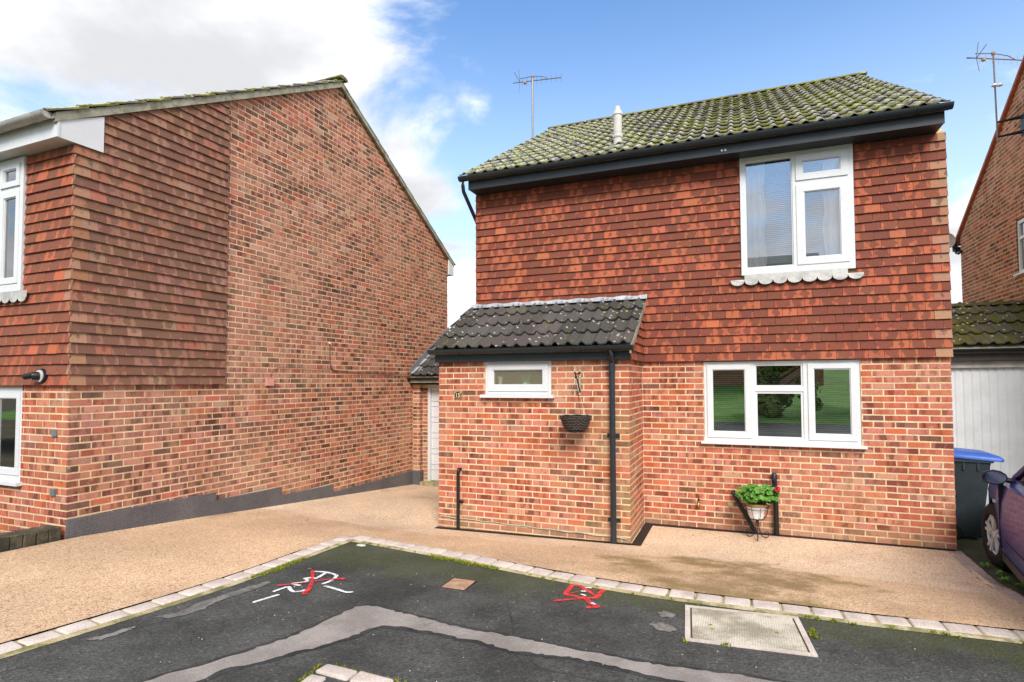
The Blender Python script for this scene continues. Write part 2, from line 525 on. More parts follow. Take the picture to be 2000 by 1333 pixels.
M_TYRE = simple('tyre_rubber', (0.020, 0.020, 0.020), 0.85, 0.25, 0.2, 40)
M_ALLOY = simple('alloy_rim', (0.62, 0.63, 0.65), 0.3, 0.5, 0.05, 20, 0.15)
M_MIRROR = simple('mirror_glass', (0.75, 0.78, 0.76), 0.04, 0.5, 0.0, 3, 1.0)
M_CGLASS = simple('car_glass', (0.010, 0.012, 0.014), 0.05, 0.6, 0.02)
M_LAMP_R = simple('tail_lamp', (0.45, 0.01, 0.01), 0.2, 0.5)
M_LAMP_C = simple('clear_lamp', (0.70, 0.70, 0.68), 0.15, 0.5)
M_BIN = simple('bin_grey_plastic', (0.026, 0.036, 0.042), 0.5, 0.35, 0.12, 5)
M_BINLID = simple('bin_blue_lid', (0.030, 0.10, 0.40), 0.42, 0.35, 0.08, 5)
M_BINH = simple('bin_handle', (0.10, 0.11, 0.11), 0.5, 0.3)
M_GARD = simple('garage_door_paint', (0.66, 0.685, 0.71), 0.5, 0.3, 0.05, 4)
M_GRASS = patchy('grass', (0.07, 0.17, 0.02), (0.12, 0.25, 0.04), 0.7, 0.9, 30, 0.02)
M_BARK = patchy('bark', (0.07, 0.05, 0.035), (0.13, 0.10, 0.07), 5, 0.9, 40, 0.01)
M_FOL = patchy('tree_leaf', (0.09, 0.15, 0.02), (0.22, 0.27, 0.05), 1.6, 0.7, 20)
M_EARTH = patchy('earth', (0.06, 0.05, 0.03), (0.09, 0.08, 0.04), 0.6, 0.95, 20)
M_DEADLEAF = simple('dead_leaf', (0.30, 0.15, 0.06), 0.8, 0.2, 0.3, 30)
M_STONE = patchy('dropped_stone', (0.42, 0.40, 0.34), (0.55, 0.52, 0.46), 30, 0.9, 120)
M_EDGE = patchy('mossy_dark_brick', (0.045, 0.040, 0.028), (0.10, 0.085, 0.055), 7, 0.95, 60, 0.006, ((0.34, 0.36, 0.30), 30, 0.66, 0.73, 0.8))
M_CORD = simple('pale_green_cord', (0.40, 0.46, 0.34), 0.6, 0.3, 0.15)
M_CABLE = simple('black_cable', (0.10, 0.055, 0.040), 0.6, 0.3, 0.1)
M_PINK = simple('pink_box', (0.62, 0.30, 0.25), 0.6, 0.3, 0.05)
M_VENT = simple('slate_vent', (0.14, 0.17, 0.185), 0.6, 0.3, 0.1)


def worn_paint(mt, lo, hi):
    """spray paint that misses the hollows between the stones"""
    t = NT(mt.node_tree)
    out = [n for n in t.n if n.type == 'OUTPUT_MATERIAL'][0]
    b = [n for n in t.n if n.type == 'BSDF_PRINCIPLED'][0]
    tr = t.add('ShaderNodeBsdfTransparent')
    mx = t.add('ShaderNodeMixShader')
    p = t.pos()
    k = t.math('ADD', t.math('MULTIPLY', t.noise(p, 95, 3, 0.6), 0.65), t.math('MULTIPLY', t.noise(p, 16, 3), 0.35))
    t.put(mx.inputs[0], t.step(k, lo, hi))
    t.l.new(b.outputs[0], mx.inputs[1])
    t.l.new(tr.outputs[0], mx.inputs[2])
    t.l.new(mx.outputs[0], out.inputs[0])


worn_paint(M_WPAINT, 0.50, 0.62)
worn_paint(M_RPAINT, 0.50, 0.62)


def cover_material():
    t = principled('chequer_cover', 0.75, 0.35)
    p = t.pos()
    x, y, z = t.sep(p)
    a = t.math('SINE', t.math('MULTIPLY', t.math('ADD', x, y), 200))
    b = t.math('SINE', t.math('MULTIPLY', t.math('SUBTRACT', x, y), 200))
    k = t.math('MULTIPLY', a, b)
    n = t.noise(p, 3.2, 5, 0.65)
    c = t.mix(t.step(n, 0.36, 0.62), (0.30, 0.265, 0.19), (0.60, 0.545, 0.44))
    c = t.mix(t.step(k, 0.1, -0.6, 0.0, 0.25), c, (0.16, 0.14, 0.10))
    g = t.step(t.noise(p, 140, 3), 0.25, 0.75, 0.75, 1.25)
    c = t.mix(1.0, c, t.comb(g, g, g), 'MULTIPLY')
    t.put(t.b.inputs['Base Color'], c)
    bump(t, k, 0.003, 0.5)
    return t.mat


M_COVER = cover_material()

# ------------------------------------------------------------------ mesh helpers


class MB:
    def __init__(s):
        s.v, s.f, s.c, s.uv, s.cur = [], [], [], [], (1, 1, 1, 1)

    def poly(s, pts, uv=None):
        i = len(s.v)
        s.v += [tuple(p) for p in pts]
        s.f.append(list(range(i, i + len(pts))))
        s.c.append(s.cur)
        s.uv.append(uv or [(0, 0)] * len(pts))

    def faces(s, pts, fs):
        i = len(s.v)
        s.v += [tuple(p) for p in pts]
        for q in fs:
            s.f.append([i + k for k in q])
            s.c.append(s.cur)
            s.uv.append([(0, 0)] * len(q))

    def box(s, a, b):
        x0, y0, z0 = (min(a[k], b[k]) for k in range(3))
        x1, y1, z1 = (max(a[k], b[k]) for k in range(3))
        s.faces([(x0, y0, z0), (x1, y0, z0), (x1, y1, z0), (x0, y1, z0), (x0, y0, z1), (x1, y0, z1), (x1, y1, z1), (x0, y1, z1)],
                [(0, 3, 2, 1), (4, 5, 6, 7), (0, 1, 5, 4), (1, 2, 6, 5), (2, 3, 7, 6), (3, 0, 4, 7)])

    def prism(s, pts, d):
        """polygon pts (3D, planar) extruded by vector d"""
        n = len(pts)
        d = Vector(d)
        p2 = [tuple(Vector(p) + d) for p in pts]
        s.faces(list(pts) + p2, [list(range(n))[::-1], list(range(n, 2 * n))] + [(i, (i + 1) % n, n + (i + 1) % n, n + i) for i in range(n)])

    def tube(s, path, r, n=8, r2=None):
        path = [Vector(p) for p in path]
        k = len(path)
        rings = []
        up = Vector((0, 0, 1))
        for i, p in enumerate(path):
            t = (path[min(i + 1, k - 1)] - path[max(i - 1, 0)]).normalized()
            a = t.cross(up)
            if a.length < 0.05:
                a = t.cross(Vector((1, 0, 0)))
            a.normalize()
            b = t.cross(a)
            rr = r if r2 is None else r + (r2 - r) * i / (k - 1)
            rings.append([p + (a * math.cos(2 * math.pi * j / n) + b * math.sin(2 * math.pi * j / n)) * rr for j in range(n)])
        pts = [q for ring in rings for q in ring]
        fs = []
        for i in range(k - 1):
            for j in range(n):
                j2 = (j + 1) % n
                fs.append((i * n + j, i * n + j2, (i + 1) * n + j2, (i + 1) * n + j))
        fs.append(tuple(range(n))[::-1])
        fs.append(tuple(range((k - 1) * n, k * n)))
        s.faces(pts, fs)

    def lathe(s, prof, c=(0, 0, 0), n=20, axis='Z', cap=True):
        pts, fs = [], []
        for (r, h) in prof:
            for j in range(n):
                a = 2 * math.pi * j / n
                q = (r * math.cos(a), r * math.sin(a), h)
                if axis == 'X':
                    q = (q[2], q[0], q[1])
                elif axis == 'Y':
                    q = (q[0], q[2], q[1])
                pts.append((q[0] + c[0], q[1] + c[1], q[2] + c[2]))
        k = len(prof)
        for i in range(k - 1):
            for j in range(n):
                j2 = (j + 1) % n
                fs.append((i * n + j, i * n + j2, (i + 1) * n + j2, (i + 1) * n + j))
        if cap and prof[0][0] > 1e-6:
            fs.append(tuple(range(n))[::-1])
        if cap and prof[-1][0] > 1e-6:
            fs.append(tuple(range((k - 1) * n, k * n)))
        s.faces(pts, fs)

    def mesh(s, name, tone=False, uv=False, smooth=False, fix=True):
        me = bpy.data.meshes.new(name)
        me.from_pydata(s.v, [], s.f)
        if tone:
            at = me.color_attributes.new('tone', 'FLOAT_COLOR', 'CORNER')
            buf = []
            for f, c in zip(s.f, s.c):
                buf += list(c) * len(f)
            at.data.foreach_set('color', buf)
        if uv:
            l = me.uv_layers.new(name='uv')
            buf = []
            for u in s.uv:
                for q in u:
                    buf += q
            l.data.foreach_set('uv', buf)
        if fix:
            bm = bmesh.new()
            bm.from_mesh(me)
            bmesh.ops.recalc_face_normals(bm, faces=bm.faces)
            bm.to_mesh(me)
            bm.free()
        if smooth:
            me.polygons.foreach_set('use_smooth', [True] * len(me.polygons))
            try:
                me.set_sharp_from_angle(angle=rad(40))
            except Exception:
                pass
        me.update()
        return me

    def build(s, name, mat, parent=None, loc=(0, 0, 0), rotz=0.0, **kw):
        return link(name, s.mesh(name, **kw), mat, parent, loc, rotz)


def link(name, me, mat, parent=None, loc=(0, 0, 0), rotz=0.0):
    if mat and not me.materials:
        me.materials.append(mat)
    o = bpy.data.objects.new(name, me)
    COL.objects.link(o)
    o.location = loc
    o.rotation_euler = (0, 0, rotz)
    if parent:
        o.parent = parent
    return o


def tag(o, label, cat, group=None):
    o['label'] = label
    o['category'] = cat
    if group:
        o['group'] = group
    return o


def thing(name, label, cat, loc=(0, 0, 0), rotz=0.0, group=None):
    o = bpy.data.objects.new(name, None)
    o.empty_display_size = 0.2
    COL.objects.link(o)
    o.location = loc
    o.rotation_euler = (0, 0, rotz)
    return tag(o, label, cat, group)


def struct(o):
    o['kind'] = 'structure'
    return o


def stuff(o):
    o['kind'] = 'stuff'
    return o


def clip(poly, a, b, c):
    """keep the part of 2-D poly where a*x+b*y<=c"""
    out = []
    for i in range(len(poly)):
        p, q = poly[i], poly[(i + 1) % len(poly)]
        dp, dq = a * p[0] + b * p[1] - c, a * q[0] + b * q[1] - c
        if dp <= 0:
            out.append(p)
        if (dp < 0 < dq) or (dq < 0 < dp):
            k = dp / (dp - dq)
            out.append((p[0] + (q[0] - p[0]) * k, p[1] + (q[1] - p[1]) * k))
    return out


def minus_holes(x0, x1, z0, z1, holes):
    """split a rectangle round rectangular holes"""
    rs = [(x0, x1, z0, z1)]
    for (a, b, c, d) in holes:
        nx = []
        for (p, q, r, s) in rs:
            if b <= p or a >= q or d <= r or c >= s:
                nx.append((p, q, r, s))
                continue
            if r < c:
                nx.append((p, q, r, c))
            if d < s:
                nx.append((p, q, d, s))
            lo, hi = max(r, c), min(s, d)
            if p < a:
                nx.append((p, a, lo, hi))
            if b < q:
                nx.append((b, q, lo, hi))
        rs = nx
    return rs


# ------------------------------------------------------------------ ground heights


def interp(x, xs, ys):
    if x <= xs[0]:
        return ys[0]
    for i in range(len(xs) - 1):
        if x <= xs[i + 1]:
            return ys[i] + (ys[i + 1] - ys[i]) * (x - xs[i]) / (xs[i + 1] - xs[i])
    return ys[-1]


def h_road(x, y):
    return 0.235 + 0.03 * (-3 - y)


def h_left(y):
    return interp(y, [-9, -4.1, -3.53, -2.4, -1.29, -.05, 1.4, 2.3], [.53, .394, .341, .26, .156, .039, -.087, -.13])


def h_right(x, y):
    if y < -2.75:
        return .255 + .03 * (-3 - y)
    e = interp(x, [-2.6, 0], [0.005, 0.04])
    if y <= 0:
        return interp(y, [-2.75, -1.15, 0], [.2475, e, .045])
    return interp(y, [0, 2.3], [.045, -.13]) if x < 0 else .045


def h_drive(x, y):
    t = min(max((x + 5.07) / (5.07 - 3.02), 0), 1)
    return h_left(y) * (1 - t) + h_right(x, y) * t


def sheet(name, poly, hf, mat, step, dz=0.0, parent=None):
    xs = [p[0] for p in poly]
    ys = [p[1] for p in poly]
    pts = [Vector(p) for p in poly]
    n = len(pts)
    edges = [(i, (i + 1) % n) for i in range(n)]
    x = min(xs) + step * .5
    while x < max(xs):
        y = min(ys) + step * .5
        while y < max(ys):
            pts.append(Vector((x, y)))
            y += step
        x += step
    res = delaunay_2d_cdt(pts, edges, [list(range(n))], 1, 1e-5)
    vs, fs = res[0], res[2]
    me = bpy.data.meshes.new(name)
    me.from_pydata([(v.x, v.y, hf(v.x, v.y) + dz) for v in vs], [], [list(f) for f in fs])
    bm = bmesh.new()
    bm.from_mesh(me)
    for f in bm.faces:
        if f.normal.z < 0:
            f.normal_flip()
    bm.to_mesh(me)
    bm.free()
    me.polygons.foreach_set('use_smooth', [True] * len(me.polygons))
    return link(name, me, mat, parent)


# ------------------------------------------------------------------ kerb line (house side edge of the setts)
KERB_L = [(-3.40, -7.6), (-3.07, -5.64), (-2.99, -5.06), (-2.94, -4.67), (-2.91, -4.25), (-2.90, -3.82), (-2.92, -3.30), (-2.93, -2.46)]
KERB_R = [(-2.93, -2.46), (-2.20, -2.545), (-1.30, -2.68), (-0.60, -2.83), (0.0, -2.93), (0.62, -2.985), (1.21, -2.985), (2.02, -2.975), (2.85, -2.925), (3.6, -2.87), (5.2, -2.78)]
SW = 0.165      # sett width


def offset_path(path, d):
    out = []
    for i, p in enumerate(path):
        a = Vector(path[max(i - 1, 0)])
        b = Vector(path[min(i + 1, len(path) - 1)])
        t = (b - a).normalized()
        out.append((p[0] + t.y * d, p[1] - t.x * d))
    return out


kl_in = offset_path(KERB_L, SW)
kr_in = offset_path(KERB_R, SW)
cx_, cy_ = KERB_L[-1][0] + SW, KERB_R[0][1] - SW - 0.01
kl_in[-1] = (cx_, cy_)
kr_in[0] = (cx_, cy_)

# ground everywhere
g = MB()
g.poly([(-1500, -1500, -0.6), (1500, -1500, -0.6), (1500, 1500, -0.6), (-1500, 1500, -0.6)])
struct(g.build('ground', M_EARTH))
# driveway of resin gravel (left drive, apron in front of the house)
dpoly = KERB_L[:] + KERB_R[1:9] + [(3.0, -2.913), (3.30, -2.86), (3.32, -1.5), (3.35, -0.6), (3.37, -0.02), (3.36, 0.1), (0.1, 0.1), (-0.1, -0.8), (-2.45, -0.8), (-2.45, 2.4), (-5.0, 2.4), (-5.06, -4.0), (-5.15, -7.6)]
DRIVE = struct(sheet('driveway', dpoly, h_drive, M_DRIVE, 0.22))
rpoly = kl_in[:] + kr_in[1:] + [(14, -2.6), (14, -13), (-14, -13), (-14, -7.7)]
ROAD = struct(sheet('road', rpoly, h_road, M_ASPH, 0.5))
# side drive with the parked car
spoly = [(3.44, -0.02), (3.40, -1.0), (3.38, -2.0), (3.36, -2.95), (5.2, -2.78), (9, -2.7), (9, 2.4), (3.40, 2.4)]
struct(sheet('parking_drive', spoly, lambda x, y: h_drive(3.5, y), M_ASPH, 0.3, -0.012))
# neighbour's front bed left of the edging
struct(sheet('flower_bed', [(-5.16, -4.15), (-5.3, -9), (-12, -9), (-12, -4.15)], lambda x, y: 0.36, M_EARTH, 0.8))

# concrete trench strip across the road
PATCH = [(-1.96, -5.95), (-1.83, -5.62), (-1.79, -5.51), (-1.715, -5.383), (-1.69, -5.29), (-1.622, -5.14), (-1.574, -4.98), (-1.532, -4.90), (-1.518, -4.818), (-1.504, -4.69), (-1.488, -4.554), (-1.481, -4.397), (-1.465, -4.276), (-1.409, -4.201), (-1.317, -4.197), (-1.209, -4.218), (-1.065, -4.238), (-0.926, -4.258), (-0.791, -4.277), (-0.655, -4.300), (-0.424, -4.307), (-0.351, -4.304), (-0.129, -4.316), (0.084, -4.331), (0.238, -4.345), (0.381, -4.336), (0.571, -4.353), (0.748, -4.342), (0.92, -4.332), (1.07, -4.313), (1.221, -4.293), (1.355, -4.303), (1.47, -4.302), (2.4, -4.33), (2.4, -4.50), (1.244, -4.494), (1.091, -4.488), (0.933, -4.5), (0.809, -4.495), (0.682, -4.491), (0.502, -4.465), (0.363, -4.46), (0.216, -4.439), (0.129, -4.471), (-0.015, -4.485), (-0.131, -4.499), (-0.275, -4.476), (-0.394, -4.452), (-0.52, -4.462), (-0.667, -4.436), (-0.809, -4.455), (-0.967, -4.451), (-1.089, -4.488), (-1.134, -4.549), (-1.148, -4.664), (-1.195, -4.761), (-1.24, -4.854), (-1.283, -4.944), (-1.34, -5.014), (-1.389, -5.131), (-1.486, -5.267), (-1.555, -5.366), (-1.58, -5.55), (-1.66, -5.95)]
pp = []
for i, p in enumerate(PATCH):
    q = PATCH[(i + 1) % len(PATCH)]
    L = math.hypot(q[0] - p[0], q[1] - p[1])
    k = max(1, int(L / 0.035))
    for j in range(k):
        t = j / k
        jit = 0.012 if L < 0.5 else 0.004
        pp.append((p[0] + (q[0] - p[0]) * t + U(-jit, jit), p[1] + (q[1] - p[1]) * t + U(-jit, jit)))
struct(sheet('concrete_trench_strip', pp, h_road, M_PATCH, 0.2, 0.004))
M_TAR = patchy('tar_seam', (0.026, 0.026, 0.027), (0.050, 0.050, 0.050), 5, 0.7, 60, 0.004)
cc_ = offset_path(PATCH, -.036)
qq = []
for i, p in enumerate(cc_):
    b = cc_[(i + 1) % len(cc_)]
    for j in range(4):
        qq.append((p[0] + (b[0] - p[0]) * j / 4 + U(-.006, .006), p[1] + (b[1] - p[1]) * j / 4 + U(-.006, .006)))
TAR = struct(sheet('tar_seam', qq, h_road, M_TAR, 0.2, 0.002))
for nm, pts in (('worn_concrete_patch', [(-2.66, -4.98), (-2.58, -4.86), (-2.60, -4.60), (-2.56, -4.32), (-2.52, -4.06), (-2.46, -4.08), (-2.47, -4.36), (-2.50, -4.60), (-2.45, -4.74), (-2.52, -4.95)]),
                ('worn_concrete_patch', [(-2.72, -5.42), (-2.66, -5.30), (-2.62, -5.12), (-2.58, -5.18), (-2.60, -5.36)]),
                ('worn_concrete_patch', [(0.60, -3.74), (0.66, -3.69), (0.73, -3.70), (0.78, -3.76), (0.76, -3.83), (0.66, -3.82)]),
                ('worn_concrete_patch', [(0.62, -3.50), (0.67, -3.46), (0.74, -3.49), (0.75, -3.56), (0.66, -3.58)])):
    q = []
    for i, p in enumerate(pts):
        b = pts[(i + 1) % len(pts)]
        for j in range(5):
            q.append((p[0] + (b[0] - p[0]) * j / 5 + U(-.012, .012), p[1] + (b[1] - p[1]) * j / 5 + U(-.012, .012)))
    struct(sheet(nm, q, h_road, M_PATCH2, 0.1, 0.004))


# ------------------------------------------------------------------ kerbs of tumbled setts
def stone_mesh(l, w, h, bev):
    bm = bmesh.new()
    bmesh.ops.create_cube(bm, size=1)
    for v in bm.verts:
        v.co = Vector((v.co.x * l * U(.97, 1.0), v.co.y * w * U(.96, 1.0), v.co.z * h))
        if v.co.z > 0:
            v.co.z += U(-.004, .004)
    bmesh.ops.bevel(bm, geom=[e for e in bm.edges if max(v.co.z for v in e.verts) > 0], offset=bev, segments=2, affect='EDGES', profile=.6)
    me = bpy.data.meshes.new('kerb_stone')
    bm.to_mesh(me)
    bm.free()
    me.polygons.foreach_set('use_smooth', [True] * len(me.polygons))
    return me


SETT_MESH = [stone_mesh(.193, SW, .1, .016) for _ in range(7)]
for me in SETT_MESH:
    me.materials.append(M_SETT)


def lay_setts(path, parent, dz=0.018, pitch=0.2035, meshes=SETT_MESH, name='kerb_stone', w=SW, hf=None, rot=0.0):
    P = [Vector(p) for p in path]
    seg = [(P[i], P[i + 1]) for i in range(len(P) - 1)]
    s, made = pitch * .5, 0
    tot = sum((b - a).length for a, b in seg)
    hf = hf or h_road
    while s < tot - pitch * .4:
        d = s
        for a, b in seg:
            L = (b - a).length
            if d <= L:
                break
            d -= L
        t = (b - a).normalized()
        c = a + t * d + Vector((t.y, -t.x)) * w * .5
        o = bpy.data.objects.new(name, random.choice(meshes))
        COL.objects.link(o)
        z = hf(c.x, c.y)
        e = 0.05
        pit = math.atan2(hf(c.x + t.x * e, c.y + t.y * e) - hf(c.x - t.x * e, c.y - t.y * e), 2 * e)
        o.rotation_euler = (U(-.02, .02), -pit + U(-.012, .012), math.atan2(t.y, t.x) + rot + U(-.015, .015))
        o.location = (c.x, c.y, z + dz - 0.05 + U(-.003, .003))
        o.parent = parent
        s += pitch
        made += 1


def kerb_root(name, label, loc):
    o = bpy.data.objects.new(name, None)
    COL.objects.link(o)
    o['kind'] = 'structure'
    o['label'] = label
    return o


kb = kerb_root('sett_kerb', 'row of pale tumbled setts between gravel drive and asphalt road', (0, 0, 0))
lay_setts(KERB_L, kb)
lay_setts([(KERB_R[0][0] + SW * 1.0, KERB_R[0][1] - 0.015)] + KERB_R[1:], kb)
# haunch strip in front of the setts
hb = []
for path in (kl_in, kr_in):
    outp = offset_path(path, 0.055)
    q = MB()
    for i in range(len(path) - 1):
        k = 8
        for j in range(k):
            a = [path[i][c] + (path[i + 1][c] - path[i][c]) * j / k for c in (0, 1)]
            b = [path[i][c] + (path[i + 1][c] - path[i][c]) * (j + 1) / k for c in (0, 1)]
            a2 = [outp[i][c] + (outp[i + 1][c] - outp[i][c]) * j / k for c in (0, 1)]
            b2 = [outp[i][c] + (outp[i + 1][c] - outp[i][c]) * (j + 1) / k for c in (0, 1)]
            q.poly([(*a2, h_road(*a2) + .003), (*b2, h_road(*b2) + .003), (*b, h_road(*b) + .012), (*a, h_road(*a) + .012)])
            # bed under the setts
            c2 = [a[0] * 2 - a2[0] - (a2[0] - a[0]) * 2.2, a[1] * 2 - a2[1] - (a2[1] - a[1]) * 2.2]
            d2 = [b[0] * 2 - b2[0] - (b2[0] - b[0]) * 2.2, b[1] * 2 - b2[1] - (b2[1] - b[1]) * 2.2]
            q.poly([(*a, h_road(*a) + .006), (*b, h_road(*b) + .006), (*d2, h_road(*d2) + .006), (*c2, h_road(*c2) + .006)])
    q.build('mortar_haunch', M_HAUNCH, kb)
# near corner kerb at the foot of the picture
kb2 = kerb_root('kerb', 'corner of pale kerb setts at the bottom edge of the road', (0, 0, 0))
BIG = [stone_mesh(.235, .105, .12, .016) for _ in range(4)]
for me in BIG:
    me.materials.append(M_SETT)
lay_setts([(-1.06, -5.085), (-0.2, -5.12), (0.8, -5.145)], kb2, 0.008, 0.245, BIG, 'kerb_stone', 0.105)
lay_setts([(-0.98, -5.95), (-1.02, -5.56), (-1.05, -5.215)], kb2, 0.008, 0.245, BIG, 'kerb_stone', 0.105)
q = MB()
for (a, b) in (((-0.93, -6.2), (0.9, -5.235)),):
    q.box((a[0], a[1], 0.24), (b[0], b[1], 0.292))
q.build('kerb_bed', M_HAUNCH, kb2)
# side edging by the parked car
kb3 = kerb_root('block_edging', 'flat band of brown blocks between gravel and side drive', (0, 0, 0))
EDG = [stone_mesh(.098, .15, .08, .006) for _ in range(4)]
for me in EDG:
    me.materials.append(M_SETT2)
lay_setts([(3.44, -0.05), (3.41, -1.0), (3.385, -2.0), (3.36, -2.85)][::1], kb3, 0.012, 0.103, EDG, 'edging_block', 0.0, lambda x, y: h_drive(3.4, y), 0.0)
for o in kb3.children:
    o.location.x -= 0.045

# ------------------------------------------------------------------ brick and tile builders
BRICK_TONES = [((.46, .125, .078), .55, 34), ((.49, .175, .125), .8, 24), ((.50, .135, .062), .4, 9), ((.34, .105, .070), .85, 13),
               ((.20, .082, .062), .5, 5), ((.49, .235, .165), .85, 6), ((.41, .12, .078), .9, 15)]
LEFT_TONES = [((.40, .145, .100), .7, 30), ((.45, .195, .145), .85, 26), ((.46, .13, .085), .5, 8), ((.27, .115, .085), .9, 20),
              ((.165, .085, .066), .6, 9), ((.46, .26, .19), .9, 7), ((.32, .12, .088), 1.0, 16)]


def pick_tone(tones, jit=.15):
    k = U(0, sum(t[2] for t in tones))
    for c, a, w in tones:
        k -= w
        if k <= 0:
            break
    j = U(1 - jit, 1 + jit)
    return (c[0] * j * U(.95, 1.05), c[1] * j * U(.92, 1.08), c[2] * j * U(.92, 1.08), min(1, max(0, a + U(-.35, .35))))


class Pieces:
    """collects wall pieces of one kind; the 300 that show largest become objects, the rest one joined part"""
    def __init__(s, name, restname, mat, matrest, parent, meshes, world):
        s.__dict__.update(locals())
        s.items = []

    def add(s, area_pts, place, poly, tone):
        """area_pts: local corners; place=(loc, rot, scale) or None when cut; poly: func(MB) for the joined version"""
        P = [proj(s.world @ Vector(p)) for p in area_pts]
        a = 0
        for i in range(len(P)):
            p, q = P[i], P[(i + 1) % len(P)]
            a += p[0] * q[1] - q[0] * p[1]
        cx = sum(p[0] for p in P) / len(P)
        cy = sum(p[1] for p in P) / len(P)
        inside = -10 < cx < 2010 and -10 < cy < 1343 and min(p[2] for p in P) > .2
        s.items.append((abs(a) / 2 if inside else 0, place, poly, tone))

    def finish(s, most=300):
        s.items.sort(key=lambda i: -i[0])
        n = 0
        rest = MB()
        for a, place, poly, tone in s.items:
            if a > 0 and place and n < most:
                loc, rot, sc = place
                o = bpy.data.objects.new(s.name, random.choice(s.meshes))
                COL.objects.link(o)
                o.location, o.rotation_euler, o.scale = loc, rot, sc
                o.parent = s.parent
                o.color = tone
                n += 1
            else:
                rest.cur = tone
                poly(rest)
        if rest.f:
            stuff(rest.build(s.restname, s.matrest, s.parent, tone=True, uv=True))


def unit_brick():
    bm = bmesh.new()
    bmesh.ops.create_cube(bm, size=1)
    for v in bm.verts:
        v.co += Vector((U(-.008, .008), U(-.03, .03), U(-.025, .025)))
    me = bpy.data.meshes.new('brick')
    bm.to_mesh(me)
    bm.free()
    me.materials.append(M_BRICK)
    return me


BRICK_MESH = [unit_brick() for _ in range(8)]


def brick_wall(pc, org, ux, nrm, length, zrows, half_first, tones, clips=(), holes=(), kx=0.99, start=0.0, zoff=0.0):
    """stretcher bond on the plane through org spanned by ux and z; nrm points outwards"""
    org, ux, nrm = Vector(org), Vector(ux), Vector(nrm)
    ang = math.atan2(ux.y, ux.x)
    bl = .225 * kx
    for k in zrows:
        zc = 2.1 - .075 * (k - 1) + zoff
        x = start
        first = True
        hf = half_first(k)
        while x < length - .02:
            L = bl * .5 if (first and hf) else bl
            first = False
            x1 = min(x + L, length + .006)
            rect = [(x + .0015 if x == start else x + .0075, zc - .0285), (x1 - .0075, zc - .0285), (x1 - .0075, zc + .0285), (x + .0015 if x == start else x + .0075, zc + .0285)]
            x += L
            parts = [rect]
            for (a, b, c, d) in holes:
                np_ = []
                for r in parts:
                    X = [q[0] for q in r]
                    Z = [q[1] for q in r]
                    if max(X) <= a or min(X) >= b or max(Z) <= c or min(Z) >= d:
                        np_.append(r)
                        continue
                    for rr in minus_holes(min(X), max(X), min(Z), max(Z), [(a, b, c, d)]):
                        if rr[1] - rr[0] > .012 and rr[3] - rr[2] > .012:
                            np_.append([(rr[0], rr[2]), (rr[1], rr[2]), (rr[1], rr[3]), (rr[0], rr[3])])
                parts = np_
            for r in parts:
                full = True
                for (a, b, c) in clips:
                    r2 = clip(r, a, b, c)
                    if len(r2) < 3:
                        r = None
                        break
                    if len(r2) != 4 or any(abs(p[0] - q[0]) + abs(p[1] - q[1]) > 1e-6 for p, q in zip(r, r2)):
                        full = False
                    r = r2
                if not r:
                    continue
                tone = pick_tone(tones)
                out = U(-.0045, -.0015)
                pts = [org + ux * p[0] + Vector((0, 0, p[1])) + nrm * out for p in r]

                def poly(mb, pts=pts, nrm=nrm):
                    mb.prism(pts, -nrm * .022)
                place = None
                if full:
                    X = [q[0] for q in r]
                    Z = [q[1] for q in r]
                    c = org + ux * (min(X) + max(X)) * .5 + Vector((0, 0, (min(Z) + max(Z)) * .5)) + nrm * (out - .011)
                    place = (c, (U(-.004, .004), U(-.006, .006), ang), (max(X) - min(X), .022, max(Z) - min(Z)))
                pc.add(pts, place, poly, tone)


TW, TG, TH_, TT = .165, .108, .155, .012
MAIN_TILE = [((.385, .105, .055), .64, 48), ((.41, .118, .060), .52, 20), ((.36, .098, .052), .80, 22), ((.33, .095, .055), .95, 12), ((.43, .125, .065), .05, 2)]
BROWN_TILE = [((.30, .145, .092), .65, 34), ((.31, .150, .098), .55, 28), ((.28, .135, .088), .75, 24), ((.35, .135, .085), .40, 8), ((.33, .185, .125), .5, 6)]
PALE_TILE = [((.37, .20, .125), .0, 1), ((.33, .15, .09), .15, 1)]
TILT = math.atan2(.030, TH_)


def unit_tile():
    """1 wide, front face z 0..1 (bottom to top), thickness towards +y"""
    mb = MB()
    w0, w1 = U(0, .012), U(.988, 1)
    v = [(w0, 0, U(-.02, .02)), (w1, 0, U(-.02, .02)), (w1, 0, 1), (w0, 0, 1)]
    b = [(p[0], 1, p[2]) for p in v]
    mb.poly(v, [(0, 0), (1, 0), (1, 1), (0, 1)])
    mb.poly([v[1], v[0], b[0], b[1]], [(1, 0), (0, 0), (0, 0), (1, 0)])
    mb.poly([v[0], v[3], b[3], b[0]], [(0, 0), (0, 1), (0, 1), (0, 0)])
    mb.poly([v[2], v[1], b[1], b[2]], [(1, 1), (1, 0), (1, 0), (1, 1)])
    mb.poly([b[1], b[0], b[3], b[2]])
    mb.poly([v[3], v[2], b[2], b[3]])
    return mb.mesh('hanging_tile', uv=True)


TILE_MESH = [unit_tile() for _ in range(6)]
TILEB_MESH = [m_.copy() for m_ in TILE_MESH]
for m_ in TILE_MESH:
    m_.materials.append(M_TILE)
for m_ in TILEB_MESH:
    m_.materials.append(M_TILEB)


